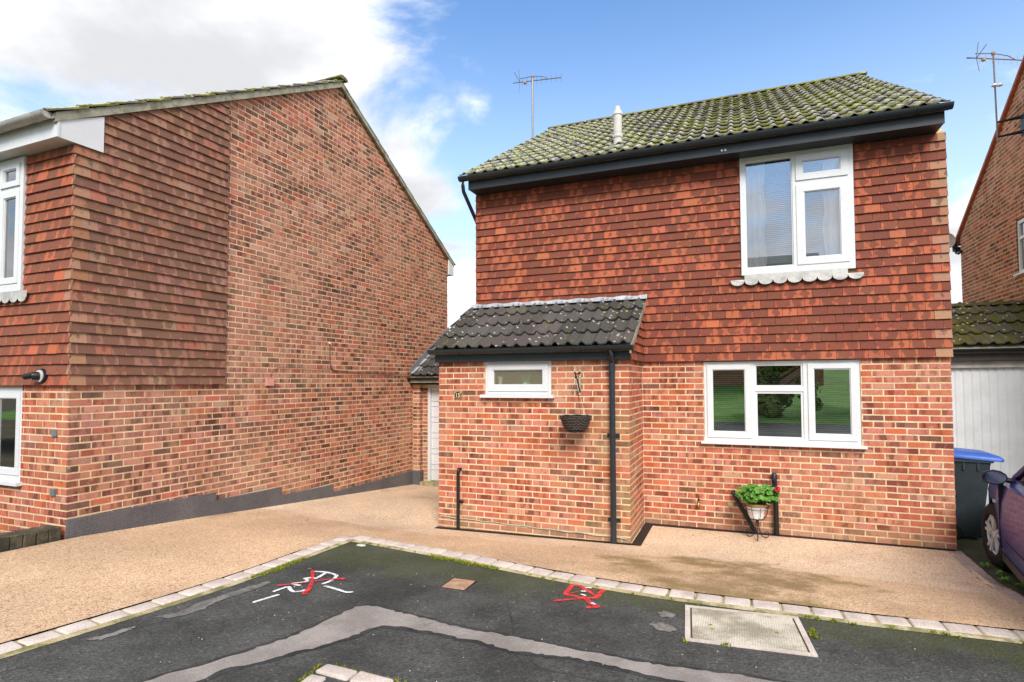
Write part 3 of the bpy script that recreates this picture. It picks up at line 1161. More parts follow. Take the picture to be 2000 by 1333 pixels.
def tile_wall(pc, org, ux, nrm, length, z0, z1, tones, clips=(), holes=(), skip=None, pale_end=None, off=0, last=None):
    org, ux, nrm = Vector(org), Vector(ux), Vector(nrm)
    ang = math.atan2(ux.y, ux.x)
    rows = int(math.ceil((z1 - z0) / TG))
    for r in range(rows):
        zb = z0 + r * TG
        ht = min(TH_, z1 - zb)
        if ht < .04:
            continue
        x = -TW * .5 * ((r + off) % 2)
        while x < length - .004:
            a, b = max(x, 0), min(x + TW, length)
            x += TW
            if b - a < .02:
                continue
            for rr in minus_holes(a, b, zb, zb + ht, holes):
                if rr[1] - rr[0] < .015 or rr[3] - rr[2] < .025:
                    continue
                if rr[3] < zb + ht - .001 and rr[3] - zb < TG * .45:
                    continue
                poly2 = [(rr[0], rr[2]), (rr[1], rr[2]), (rr[1], rr[3]), (rr[0], rr[3])]
                if skip and skip((rr[0] + rr[1]) / 2, (rr[2] + rr[3]) / 2):
                    continue
                full = True
                for (ca, cb, cc) in clips:
                    p2 = clip(poly2, ca, cb, cc)
                    if len(p2) < 3:
                        poly2 = None
                        break
                    if len(p2) != len(poly2) or any(abs(p[0] - q[0]) + abs(p[1] - q[1]) > 1e-6 for p, q in zip(poly2, p2)):
                        full = False
                    poly2 = p2
                if not poly2:
                    continue
                tn = tones
                if pale_end:
                    for e in pale_end:
                        if abs((b if e > .1 else a) - e) < .01 and (r + off) % 2 == 0:
                            tn = PALE_TILE
                        elif abs((b if e > .1 else a) - e) < .01 and R() < .4:
                            tn = PALE_TILE
                tone = pick_tone(tn, .06)
                jit = U(-.002, .002)

                def at(p, d, zb=zb, jit=jit):
                    k = (p[1] - zb)
                    return org + ux * p[0] + Vector((0, 0, p[1])) + nrm * (.040 + jit - math.tan(TILT) * k - d)
                fr = [at(p, 0) for p in poly2]
                uv = [((p[0] - (x - TW)) / TW, (p[1] - zb) / TG * .7) for p in poly2]

                def poly(mb, poly2=poly2, at=at, uv=uv):
                    f = [at(p, 0) for p in poly2]
                    bk = [at(p, TT) for p in poly2]
                    n = len(f)
                    mb.poly(f, uv)
                    for i in range(n):
                        j = (i + 1) % n
                        mb.poly([f[j], f[i], bk[i], bk[j]], [uv[j], uv[i], uv[i], uv[j]])
                place = None
                if full and len(poly2) == 4 and rr[2] <= zb + .001:
                    hh = rr[3] - rr[2]
                    loc = org + ux * rr[0] + Vector((0, 0, zb)) + nrm * (.040 + jit)
                    place = (loc, (-TILT, U(-.007, .007), ang), (rr[1] - rr[0] - .001, TT, hh))
                pc.add([fr[0], fr[1], at((rr[1], min(rr[3], zb + TG)), 0), at((rr[0], min(rr[3], zb + TG)), 0)], place, poly, tone)


# rolled roof tiles -----------------------------------------------------------
def roll(u):
    """profile of a double-roll tile over 0..1"""
    return max(0, math.cos(2 * math.pi * (2 * u - .5))) ** 1.1


RT_W, RT_L, RT_G = .332, .40, .345


def roof_tile_mesh(name, mat, h=.032):
    n = 18
    vs, fs, rl = [], [], []
    for side in (0, 1):
        for k in (0, 1):
            for i in range(n + 1):
                u = i / n
                z = roll(u) * h + (0 if side == 0 else -.016)
                vs.append((u * RT_W * .998, k * RT_L, z))
                rl.append(roll(u))
    w = n + 1
    for i in range(n):
        fs.append((i, i + 1, w + i + 1, w + i))
        fs.append((2 * w + i + 1, 2 * w + i, 3 * w + i, 3 * w + i + 1))
        fs.append((i + 1, i, 2 * w + i, 2 * w + i + 1))
    fs.append((0, w, 3 * w, 2 * w))
    fs.append((n, 2 * w + n, 3 * w + n, w + n))
    me = bpy.data.meshes.new(name)
    me.from_pydata(vs, [], fs)
    at = me.attributes.new('roll', 'FLOAT', 'POINT')
    at.data.foreach_set('value', rl)
    me.polygons.foreach_set('use_smooth', [True] * len(me.polygons))
    me.set_sharp_from_angle(angle=rad(50))
    me.materials.append(mat)
    return me


def lay_roof(parent, name, me, org, ux, up_h, slope, nx, length, lift=.030, vis=None, stagger=0):
    """org: eave corner; ux along the eave; up_h: horizontal direction up the slope"""
    org, ux, up_h = Vector(org), Vector(ux), Vector(up_h)
    us = (up_h + Vector((0, 0, slope))).normalized()
    nr = ux.cross(us).normalized()
    rows = int(math.ceil(length / RT_G - .05))
    yv = (us * RT_L - nr * (lift * RT_L / RT_G)).normalized()
    zv = ux.cross(yv)
    rot = Matrix((ux, yv, zv)).transposed().to_euler()
    for r in range(rows):
        for c in range(nx):
            if vis and not vis(r, c):
                continue
            o = bpy.data.objects.new(name, me)
            COL.objects.link(o)
            p = org + ux * (c * RT_W) + us * (r * RT_G) + nr * (.016 + lift + U(-.003, .003))
            o.location = p
            o.rotation_euler = (rot.x + U(-.006, .006), rot.y + U(-.006, .006), rot.z + U(-.006, .006))
            L = min(RT_L, length - r * RT_G + .02)
            o.scale = (1, L / RT_L, 1)
            o.parent = parent
            j = U(.75, 1.3)
            o.color = (j * U(.95, 1.05), j, j * U(.94, 1.04), 1)


def gutter(parent, x0, x1, y, z, r, mat, name='gutter', brackets=None):
    """half-round gutter along local x with stop ends, real thickness"""
    mb = MB()
    n = 10
    prof = [(-math.cos(math.pi * i / n) * r, -math.sin(math.pi * i / n) * r) for i in range(n + 1)]
    inn = [(-math.cos(math.pi * i / n) * (r - .005), -math.sin(math.pi * i / n) * (r - .005)) for i in range(n + 1)][::-1]
    ring = prof + inn
    mb.prism([(x0, y + p[0], z + p[1]) for p in ring], (x1 - x0, 0, 0))
    for xx in (x0, x1 - .006):
        mb.prism([(xx, y + p[0] * .99, z + p[1] * .99) for p in prof], (.006, 0, 0))
    if brackets:
        for xx in brackets:
            p2 = [(-math.cos(math.pi * i / n) * (r + .006), -math.sin(math.pi * i / n) * (r + .006)) for i in range(n + 1)]
            mb.prism([(xx, y + p[0], z + p[1]) for p in p2 + inn], (.03, 0, 0))
    return mb.build(name, mat, parent, smooth=True)


def dup_tree(o, parent=None):
    c = o.copy()
    COL.objects.link(c)
    c.parent = parent
    for ch in list(o.children):
        dup_tree(ch, c)
    return c


# windows: local frame, x right, y into the wall, z up -----------------------
def frame_rect(mb, x0, x1, z0, z1, w, y0, y1, wb=None):
    wb = wb or w
    mb.box((x0, y0, z0), (x0 + w, y1, z1))
    mb.box((x1 - w, y0, z0), (x1, y1, z1))
    mb.box((x0 + w, y0 + .001, z0), (x1 - w, y1 - .001, z0 + wb))
    mb.box((x0 + w, y0 + .001, z1 - w), (x1 - w, y1 - .001, z1))


def room(win, x0, x1, z0, z1, y, d=1.3, mat=None, side=.5, low=.9):
    mb = MB()
    a, b, c, e = x0 - side, x1 + side, z0 - low, z1 + .12
    t = .04
    mb.box((a, y + d, c), (b, y + d + t, e))
    mb.box((a - t, y, c), (a, y + d, e))
    mb.box((b, y, c), (b + t, y + d, e))
    mb.box((a, y, c - t), (b, y + d, c))
    mb.box((a, y, e), (b, y + d, e + t))
    mb.build('room_interior', mat or M_INT, win)


def blind(win, x0, x1, z0, z1, y, mat, pitch=.024, depth=.022, tilt=.5):
    mb = MB()
    z = z0
    while z < z1:
        dz = math.sin(tilt) * depth * .5
        dy = math.cos(tilt) * depth * .5
        mb.prism([(x0, y - dy, z - dz), (x1, y - dy, z - dz), (x1, y + dy, z + dz), (x0, y + dy, z + dz)], (0, .0005, -.0012))
        z += pitch
    for xx in (x0 + (x1 - x0) * .18, x1 - (x1 - x0) * .18):
        mb.box((xx - .001, y - .014, z0), (xx + .001, y - .0135, z1))
    mb.build('blind', mat, win)


def curtain(win, x0, x1, z0, z1, y, edge=0):
    mb = MB()
    n, mrow = 26, 8
    grid = []
    for k in range(mrow + 1):
        zz = z0 + (z1 - z0) * k / mrow
        row = []
        for i in range(n + 1):
            u = i / n
            xx = x0 + (x1 - x0) * u
            if edge == 1 and u > .5:
                xx += .018 * math.sin(zz * 24) * (u - .5) * 2
            if edge == -1 and u < .5:
                xx += .018 * math.sin(zz * 24) * (.5 - u) * 2
            row.append((xx, y + .018 * math.sin(u * 24 + .4 * math.sin(zz * 2)), zz))
        grid.append(row)
    pts = [p for r_ in grid for p in r_]
    back = [(p[0], p[1] + .002, p[2]) for p in pts]
    w = n + 1
    fs = []
    for k in range(mrow):
        for i in range(n):
            fs.append((k * w + i, k * w + i + 1, (k + 1) * w + i + 1, (k + 1) * w + i))
    o = len(pts)
    fs += [tuple(o + q for q in f[::-1]) for f in fs]
    mb.faces(pts + back, fs)
    mb.build('curtain', M_CURT, win, smooth=True, fix=False)


def pane(win, x0, x1, z0, z1, y, mat):
    mb = MB()
    mb.box((x0, y, z0), (x1, y + .006, z1))
    mb.build('pane', mat, win)


def sash(win, x0, x1, z0, z1, w, y0, y1, mat, wb=None):
    mb = MB()
    frame_rect(mb, x0, x1, z0, z1, w, y0, y1, wb)
    # glazing bead
    frame_rect(mb, x0 + w, x1 - w, z0 + (wb or w), z1 - w, .010, y0 + .010, y1 - .004)
    o = mb.build('sash', M_WHITE, win)
    pane(win, x0 + w + .001, x1 - w - .001, z0 + (wb or w) + .001, z1 - w - .001, y0 + .026, mat)


# ================================================================== main house
HW = 3.449
I4 = Matrix.Identity(4)
house = thing('house', 'middle red house with orange tile hung upper storey and projecting brick porch', 'house')
PDEP, PLEN = 1.037, 2.559
LWH = (.785, 2.555, 1.13, 2.20)
UWH = (1.262, 2.530, 3.28, 4.80)
PWH = (-1.869, -.971, 1.735, 2.21)
core = MB()
for (a, b, c, d) in minus_holes(-2.49, HW - .006, -.35, 4.82, [LWH, UWH]):
    core.box((a, .006, c), (b, .25, d))
core.box((-2.49, .25, -.35), (-2.25, 7.9, 4.82))
core.box((HW - .256, .25, -.35), (HW - .006, 7.9, 4.82))
core.box((-2.25, 7.65, -.35), (HW - .256, 7.9, 4.82))
for xx in (-2.49, HW - .256):
    core.prism([(xx, .006, 4.82), (xx, 7.9, 4.82), (xx, 4.05, 7.36), (xx, 4.0, 7.36)], (.25, 0, 0))
# porch core
for (a, b, c, d) in minus_holes(-PLEN + .006, -.006, -.35, 2.30, [PWH]):
    core.box((a, -PDEP + .006, c), (b, -PDEP + .2, d))
core.box((-.2, -PDEP + .2, -.35), (-.006, .006, 2.30))
core.box((-PLEN + .006, -PDEP + .2, -.35), (-PLEN + .2, .006, 2.30))
core.prism([(-.15, -PDEP + .05, 2.30), (-.15, .0, 2.30), (-.15, .0, 2.98), (-.15, -PDEP + .05, 2.40)], (.144, 0, 0))
core.prism([(-PLEN + .006, -PDEP + .05, 2.30), (-PLEN + .006, .0, 2.30), (-PLEN + .006, .0, 2.98), (-PLEN + .006, -PDEP + .05, 2.40)], (.14, 0, 0))
core.build('wall', M_MORTAR, house)

pc = Pieces('brick', 'brick_courses', M_BRICK, M_BRICK_S, house, BRICK_MESH, I4)
odd = lambda k: k % 2 == 1
brick_wall(pc, (0, 0, 0), (1, 0, 0), (0, -1, 0), HW, range(0, 31), odd, BRICK_TONES, holes=[(LWH[0] - .004, LWH[1] + .004, LWH[2], LWH[3])])
brick_wall(pc, (-PLEN, -PDEP, 0), (1, 0, 0), (0, -1, 0), PLEN, range(0, 31), odd, BRICK_TONES, holes=[(PWH[0] + PLEN - .004, PWH[1] + PLEN + .004, PWH[2], PWH[3])])
brick_wall(pc, (0, -PDEP, 0), (0, 1, 0), (1, 0, 0), PDEP, range(0, 31), lambda k: k % 2 == 0, BRICK_TONES, start=.023, kx=1.0)
pc.finish()

tc = Pieces('hanging_tile', 'hanging_tiles', M_TILE, M_TILE_S, house, TILE_MESH, I4)
TX0 = HW + .012 - 36 * TW
tile_wall(tc, (TX0, 0, 0), (1, 0, 0), (0, -1, 0), HW + .012 - TX0, 2.205, 4.785, MAIN_TILE, holes=[(UWH[0] - TX0 - .004, UWH[1] - TX0 + .004, UWH[2] - .03, 5)],
          skip=lambda x, z: (x + TX0 < -.02 and z < 3.05), pale_end=[HW + .012 - TX0])
tile_wall(tc, (0, -PDEP - .03, 0), (0, 1, 0), (1, 0, 0), PDEP - .0, 2.205, 3.0, MAIN_TILE, clips=[(-.575, 1, 2.36)], off=1)
tc.finish()

# roof
SL = .575
RE_Y, RE_Z, RG_Y = -.385, 4.950, 4.05
RG_Z = RE_Z + SL * (RG_Y - RE_Y)
roofm = MB()
th = .05
roofm.prism([(-2.58, RE_Y + .03, RE_Z + .0), (-2.58, RG_Y, RG_Z - .015), (-2.58, 8.3, RG_Z - SL * 4.25), (-2.58, 8.3, RG_Z - SL * 4.25 - th), (-2.58, RG_Y, RG_Z - th - .015), (-2.58, RE_Y + .03, RE_Z - th)], (5.98, 0, 0))
roof = roofm.build('roof', M_VERGE, house)
RT_MAIN = roof_tile_mesh('roof_tile', M_ROOF, .030)
rl_len = (RG_Y - RE_Y) * math.sqrt(1 + SL * SL)
lay_roof(house, 'roof_tile', RT_MAIN, (-2.57, RE_Y, RE_Z), (1, 0, 0), (0, 1, 0), SL, 18, rl_len)
# back slope in one piece, and the ridge tiles
for i in range(14):
    mb = MB()
    mb.prism([(-2.6 + i * .434, RG_Y + math.cos(a) * .115, RG_Z + .01 + math.sin(a) * .062) for a in [math.pi * k / 8 for k in range(9)]], (.43, 0, 0))
    o = mb.build('ridge_tile', M_ROOF, house, smooth=True)
    j = U(.8, 1.2)
    o.color = (j, j, j, 1)
mb = MB()
mb.box((-2.47, -.305, 4.785), (3.375, -.28, 4.935))
mb.build('fascia', M_ANTH, house)
mb = MB()
mb.box((-2.465, -.279, 4.788), (3.372, .03, 4.80))
for xx in (.62, 1.62, 2.42):
    mb.lathe([(.03, 0), (.028, -.004), (.0, -.004)], (xx, -.15, 4.788), 14)
mb.build('soffit', M_ANTH, house)
mb = MB()
mb.prism([(-2.468, -.279, 4.801), (-2.468, .3, 4.801), (-2.468, .3, 5.24), (-2.468, -.279, 4.95)], (.012, 0, 0))
mb.prism([(3.361, -.279, 4.801), (3.361, .3, 4.801), (3.361, .3, 5.24), (3.361, -.279, 4.95)], (.012, 0, 0))
mb.build('box_end', M_ANTH, house)
gutter(house, -2.585, 3.43, -.37, 4.962, .060, M_ANTH, brackets=[-2.3 + k * .9 for k in range(7)])
mb = MB()
mb.tube([(-2.53, -.365, 4.92), (-2.53, -.365, 4.84), (-2.535, -.33, 4.76), (-2.555, .22, 4.40), (-2.555, .28, 4.33), (-2.555, .28, 0.1)], .028, 10)
mb.build('downpipe', M_ANTH, house, smooth=True)
for xx in (1.06, 1.10):
    mb = MB()
    mb.lathe([(.0, -.012), (.012, -.010), (.016, 0)], (xx, -.306, 4.83), 10, 'Y')
    mb.build('fixing_cap', M_WHITE2, house)

# vent pipe through the roof
mb = MB()
mb.lathe([(.062, 5.27), (.062, 5.80), (.072, 5.80), (.072, 5.83), (.055, 5.86), (.040, 5.89), (.036, 5.93), (.0, 5.93)], (-.36, .30, 0), 18)
mb.lathe([(.068, 5.46), (.074, 5.47), (.074, 5.50), (.066, 5.51)], (-.36, .30, 0), 18)
vp = mb.build('vent_pipe', M_PIPE, house, smooth=True)
mb = MB()
mb.prism([(-.46, .16, 5.28), (-.26, .16, 5.28), (-.26, .44, 5.44), (-.46, .44, 5.44)], (0, -.01, .02))
mb.build('lead_slate', M_LEAD, house)

# upper window
uw = bpy.data.objects.new('window', None)
COL.objects.link(uw)
uw.parent = house
uw.location = (0, -.052, 0)
x0, x1, z0, z1 = 1.265, 2.527, 3.282, 4.792
mb = MB()
frame_rect(mb, x0, x1, z0, z1, .058, 0, .07, .085)
mb.box((1.867, .001, z0 + .085), (1.905, .069, z1 - .058))
mb.box((1.905, .001, 4.36), (x1 - .058, .069, 4.415))
frame_rect(mb, x0 + .058, 1.867, z0 + .085, z1 - .058, .014, .012, .05)
mb.build('frame', M_WHITE, uw)
pane(uw, x0 + .073, 1.852, z0 + .1, z1 - .073, .03, M_GLASSU)
sash(uw, 1.906, x1 - .058, 4.416, z1 - .059, .075, -.014, .05, M_GLASSU)
sash(uw, 1.906, x1 - .058, z0 + .086, 4.359, .085, -.008, .05, M_GLASSU)
room(uw, x0, x1, z0, z1, .16, mat=M_INT)
blind(uw, x0 + .05, x1 - .05, z0 + .16, z1 - .09, .125, M_BLIND2, .024, .022, 1.0)
curtain(uw, x0 + .03, x0 + .29, z0 + .02, z1 - .05, .085, 1)
curtain(uw, 2.21, x1 - .02, z0 + .02, z1 - .05, .085, -1)
# scalloped lead apron under it
mb = MB()
sw = .1635
for i in range(9):
    xs = 1.135 + i * sw
    top = 3.285 if 0 < i < 8 else 3.225
    pts = [(xs, -.062, top), (xs, -.066, 3.205)] + [(xs + sw * .5 - math.cos(math.pi * k / 8) * sw * .49, -.07, 3.205 - math.sin(math.pi * k / 8) * .055) for k in range(9)] + [(xs + sw, -.066, 3.205), (xs + sw, -.062, top)]
    mb.prism(pts, (0, .004, 0))
mb.build('lead_apron', M_SCALLOP, house)

# lower window
lw = bpy.data.objects.new('window', None)
COL.objects.link(lw)
lw.parent = house
lw.location = (0, .018, 0)
x0, x1, z0, z1 = .787, 2.553, 1.172, 2.190
mb = MB()
frame_rect(mb, x0, x1, z0, z1, .036, 0, .07, .045)
mb.box((1.345, .001, z0 + .045), (1.395, .069, z1 - .036))
mb.box((1.945, .001, z0 + .045), (1.995, .069, z1 - .036))
mb.box((1.395, .002, 1.81), (1.945, .068, 1.866))
frame_rect(mb, 1.395, 1.945, z0 + .045, 1.81, .028, .012, .05)
frame_rect(mb, 1.395, 1.945, 1.866, z1 - .036, .022, .012, .05)
mb.build('frame', M_WHITE, lw)
pane(lw, 1.424, 1.916, z0 + .075, 1.781, .03, M_GLASS)
pane(lw, 1.418, 1.922, 1.889, z1 - .059, .03, M_GLASS)
sash(lw, x0 + .037, 1.344, z0 + .046, z1 - .037, .062, -.012, .05, M_GLASS, .072)
sash(lw, 1.996, x1 - .037, z0 + .046, z1 - .037, .062, -.012, .05, M_GLASS, .072)
mb = MB()
mb.box((.742, -.075, 1.136), (2.598, .07, 1.170))
mb.build('sill', M_WHITE, lw)
room(lw, x0, x1, z0, z1, .18, 1.6)
blind(lw, .84, 1.35, 1.26, 2.02, .085, M_BLIND, .026, .02, .35)
blind(lw, 1.38, 1.96, 1.26, 2.05, .085, M_BLIND, .026, .02, .35)
blind(lw, 1.98, 2.50, 1.26, 1.98, .085, M_BLIND, .026, .02, .35)
# porch window
pw = bpy.data.objects.new('window', None)
COL.objects.link(pw)
pw.parent = house
pw.location = (0, -PDEP + .012, 0)
x0, x1, z0, z1 = -1.868, -.972, 1.780, 2.205
mb = MB()
frame_rect(mb, x0, x1, z0, z1, .034, 0, .07, .04)
mb.build('frame', M_WHITE, pw)
sash(pw, x0 + .035, x1 - .035, z0 + .041, z1 - .035, .072, -.012, .05, M_FROST, .078)
mb = MB()
mb.box((-1.923, -.07, 1.738), (-.925, .07, 1.778))
mb.build('sill', M_WHITE, pw)
room(pw, x0, x1, z0, z1, .09, .55, M_INTL, .3, .3)
cup = MB()
cup.lathe([(.022, 1.88), (.034, 2.01), (.031, 2.01), (.02, 1.885)], (-1.69, -PDEP + .085, 0), 16)
tag(cup.build('cup', M_POT, smooth=True), 'white cup behind the frosted porch window pane', 'cup')
lav = thing('potted_lavender', 'pale green lavender plant blurred behind the porch window', 'plant', (-1.33, -PDEP + .085, 1.88))
mb = MB()
mb.lathe([(.05, 0), (.062, .05), (.058, .05)], (0, 0, 0), 14)
mb.build('pot', simple('pale_green_pot', (.35, .55, .38), .6), lav)
mb = MB()
for k in range(9):
    a = U(-.09, .09)
    mb.tube([(a * .3, 0, .05), (a, U(-.01, .01), .16 + U(-.03, .03))], .004, 5)
mb.build('stem', simple('lavender_stem', (.30, .48, .30), .7), lav)
mb = MB()
for a, zz in ((-.05, .19), (.0, .20), (.07, .18), (.03, .21)):
    mb.lathe([(0, -.02), (.012, 0), (0, .025)], (a, 0, zz), 8)
mb.build('flower', simple('lavender_flower', (.42, .36, .55), .7), lav)

# porch roof
PE = (-2.60, -PDEP - .17, 2.355)
RT_P = roof_tile_mesh('porch_roof_tile', M_PORCH, .038)
plen = (PDEP + .17 - .02) * math.sqrt(1 + SL * SL)
lay_roof(house, 'porch_roof_tile', RT_P, PE, (1, 0, 0), (0, 1, 0), SL, 8, plen)
mb = MB()
mb.prism([(-2.585, -PDEP - .13, 2.355), (-2.585, -.036, 2.355 + SL * 1.08), (-2.585, -.036, 2.355 + SL * 1.08 - .06), (-2.585, -PDEP - .13, 2.30)], (2.62, 0, 0))
mb.build('porch_roof_deck', M_VERGE, house)
mb = MB()
mb.prism([(.036, -PDEP - .16, 2.355), (.036, -.036, 2.355 + SL * 1.18), (.036, -.036, 2.355 + SL * 1.18 - .085), (.036, -PDEP - .16, 2.27)], (.022, 0, 0))
mb.build('verge', M_VERGE, house)
mb = MB()
n = 40
for i in range(n):
    xa, xb = -2.55 + 2.63 * i / n, -2.55 + 2.63 * (i + 1) / n
    ta, tb = 3.105 + .008 * math.sin(i * 1.3), 3.105 + .008 * math.sin((i + 1) * 1.3)
    mb.prism([(xa, -.046, ta), (xb, -.046, tb), (xb, -.062, 3.060), (xb, -.112, 3.045), (xa, -.112, 3.045), (xa, -.062, 3.060)], (0, -.003, .004))
mb.build('porch_flashing', M_LEAD, house)
mb = MB()
mb.box((-2.575, -PDEP - .07, 2.205), (.028, -PDEP - .045, 2.335))
mb.box((-2.575, -PDEP - .045, 2.203), (.026, -PDEP + .005, 2.212))
mb.build('porch_fascia', M_ANTH, house)
gutter(house, -2.625, .075, -PDEP - .135, 2.365, .062, M_ANTH, 'porch_gutter', brackets=[-1.45, -.58, -2.2])
mb = MB()
px_, py_ = -.192, -PDEP - .052
mb.tube([(px_, -PDEP - .135, 2.32), (px_, -PDEP - .135, 2.26), (px_, py_ - .02, 2.20), (px_, py_, 2.14), (px_, py_, .03)], .034, 12)
dp = mb.build('downpipe', M_ANTH, house, smooth=True)
mb = MB()
mb.tube([(px_, py_, 2.16), (px_, py_, 2.05)], .039, 12)
mb.build('pipe_socket', M_ANTH, dp)
for zz in (1.30, .30):
    mb = MB()
    mb.tube([(px_, py_, zz - .02), (px_, py_, zz + .02)], .040, 12)
    mb.box((px_ - .075, -PDEP - .014, zz - .02), (px_ + .075, -PDEP - .001, zz + .02))
    mb.build('pipe_clip', M_ANTH, dp)
# short waste pipe on the porch, waste pipes by the plant
mb = MB()
wx = -2.243
mb.tube([(wx + .015, -PDEP + .02, .79), (wx + .005, -PDEP - .035, .795), (wx, -PDEP - .045, .775), (wx, -PDEP - .045, .73), (wx, -PDEP - .045, -.02)], .022, 10)
mb.box((wx - .02, -PDEP - .03, .36), (wx + .055, -PDEP - .002, .385))
mb.build('waste_pipe', M_BLACK, house, smooth=True)
mb = MB()
mb.tube([(1.598, .02, .775), (1.596, -.04, .775), (1.596, -.05, .745), (1.596, -.05, .68), (1.604, -.055, .60), (1.610, -.055, .02)], .030, 10)
mb.build('waste_pipe', M_BLACK, house, smooth=True)
mb = MB()
mb.tube([(1.12, .02, .535), (1.125, -.045, .525), (1.15, -.05, .46), (1.37, -.05, .06), (1.385, -.05, .0)], .026, 10)
mb.build('waste_pipe', M_BLACK, house, smooth=True)
# outside tap
mb = MB()
mb.tube([(.700, .01, .395), (.700, -.05, .395), (.700, -.075, .385), (.700, -.080, .345)], .012, 8)
mb.lathe([(.013, .335), (.018, .345), (.018, .362), (.012, .372)], (.700, -.080, 0), 10)
tp = mb.build('tap', M_BRASS, house, smooth=True)
mb = MB()
mb.box((.695, -.062, .408), (.755, -.044, .416))
mb.lathe([(.011, .395), (.011, .425), (.006, .43)], (.700, -.053, 0), 10)
mb.build('lever', M_IRON, tp)
mb = MB()
mb.lathe([(.03, 0), (.035, -.006), (0, -.010)], (1.085, .0, .37), 12, 'Y')
mb.build('mortar_patch', M_HAUNCH, house)
# pale cord along the porch base
mb = MB()
mb.tube([(-2.54 + .1 * i, -PDEP - .008, .155 - .0012 * i * 2 + .006 * math.sin(i * 1.7)) for i in range(26)], .0055, 6)
mb.build('base_cord', M_CORD, house)
# threshold drains along the walls
for pts in ([(0.125, -.115), (HW - .03, -.085), (HW - .03, -.012), (0.012, -.012), (0.012, -.115)],
            [(0.012, -PDEP - .075), (.125, -PDEP - .06), (.125, -.117), (.012, -.117)],
            [(-2.57, -PDEP - .10), (.010, -PDEP - .075), (.010, -PDEP - .008), (-2.57, -PDEP - .008)]):
    o = sheet('drain_channel', pts, lambda x, y: h_drive(x, y), M_DRAIN, .2, .006, house)
    mb = MB()
    a, b = Vector(pts[0]), Vector(pts[1])
    L = (b - a).length
    t = (b - a).normalized()
    nrm = Vector((-t.y, t.x))
    k = int(L / .026)
    for i in range(k):
        c = a + t * (i + .5) * L / k + nrm * .012
        d = c + nrm * .048
        z = h_drive(c.x, c.y) + .007
        mb.prism([(c.x - t.x * .006, c.y - t.y * .006, z), (c.x + t.x * .006, c.y + t.y * .006, z), (d.x + t.x * .006, d.y + t.y * .006, z), (d.x - t.x * .006, d.y - t.y * .006, z)], (0, 0, .004))
    stuff(mb.build('drain_grate_bars', M_BLACK, house))

# ------------------------------------------------------------------ left house
LX, LY, LTH, LZ = -5.1031, -4.107, .0202, -.2813
left = thing('house', 'left house with blank brick gable, brown tile hung corner and white fascia', 'house', (LX, LY, 0), -LTH)
LM = Matrix.Translation((LX, LY, 0)) @ Matrix.Rotation(-LTH, 4, 'Z')
GS = .565       # front slope of the gable
GR = .592
LRY, LRZ = 4.05, 7.06
LEN = 7.80
zf = lambda s_: LRZ - GS * (LRY - s_)
zb = lambda s_: LRZ - GR * (s_ - LRY)
LFX = -6.5
ULH = (-2.1, -.795, 2.93, 4.395)
LLH = (-2.3, -.815, .865, 1.905)
mb = MB()
cz = .10
mb.prism([(-.006, .006, -.6), (-.006, LEN, -.6), (-.006, LEN, zb(LEN) - cz), (-.006, LRY, LRZ - cz), (-.006, .006, zf(0) - cz)], (-.25, 0, 0))
for (a, b, c, d) in minus_holes(LFX, -.256, -.3, 4.42, [ULH, LLH]):
    mb.box((a, .006, c), (b, .25, d))
mb.box((LFX, .25, -.3), (LFX + .25, LEN, 4.6))
mb.box((LFX + .25, LEN - .25, -.3), (-.256, LEN, 4.6))
mb.build('wall', M_MORTAR, left)
pc = Pieces('brick', 'brick_courses', M_BRICK, M_BRICK_S, left, BRICK_MESH, LM)
TS, TB = 1.835, 1.925      # tile-hung part of the gable
rows_all = range(-74, 36)
gclip = [(-GS, 1, LRZ - GS * LRY - .095), (GR, 1, LRZ + GR * LRY - .095)]
brick_wall(pc, (0, 0, 0), (0, 1, 0), (1, 0, 0), LEN, rows_all, odd, LEFT_TONES, clips=gclip, holes=[(-.1, TS, TB + .02, 9)], zoff=LZ)
brick_wall(pc, (-.001, 0, 0), (-1, 0, 0), (0, -1, 0), 2.6, range(0, 30), lambda k: k % 2 == 0, BRICK_TONES, holes=[(.812, 2.3, LLH[2], LLH[3] + .05)], zoff=LZ, start=.002)
pc.finish()
tc = Pieces('hanging_tile', 'hanging_tiles', M_TILEB, M_TILEB_S, left, TILEB_MESH, LM)
tile_wall(tc, (0, -.03, 0), (0, 1, 0), (1, 0, 0), TS + .03, TB, 5.9, BROWN_TILE, clips=[(-GS, 1, LRZ - GS * (LRY + .03) - .11)], pale_end=[0.0])
tile_wall(tc, (-2.97, 0, 0), (1, 0, 0), (0, -1, 0), 3.0, TB, 4.395, MAIN_TILE, holes=[(-.1, 2.97 - .79, 2.90, 5)], pale_end=[3.0], off=1)
tc.finish()
# plinth
mb = MB()
top = [(0, .572), (1.727, .538), (1.7275, .439), (2.823, .416), (2.8235, .293), (3.938, .267), (3.9385, .138), (6.33, .150)]
mb.prism([(.028, p[0], p[1]) for p in top] + [(.028, 6.33, -.5), (.028, 0, -.5)], (-.034, 0, 0))
mb.build('plinth', M_PLINTH, left)
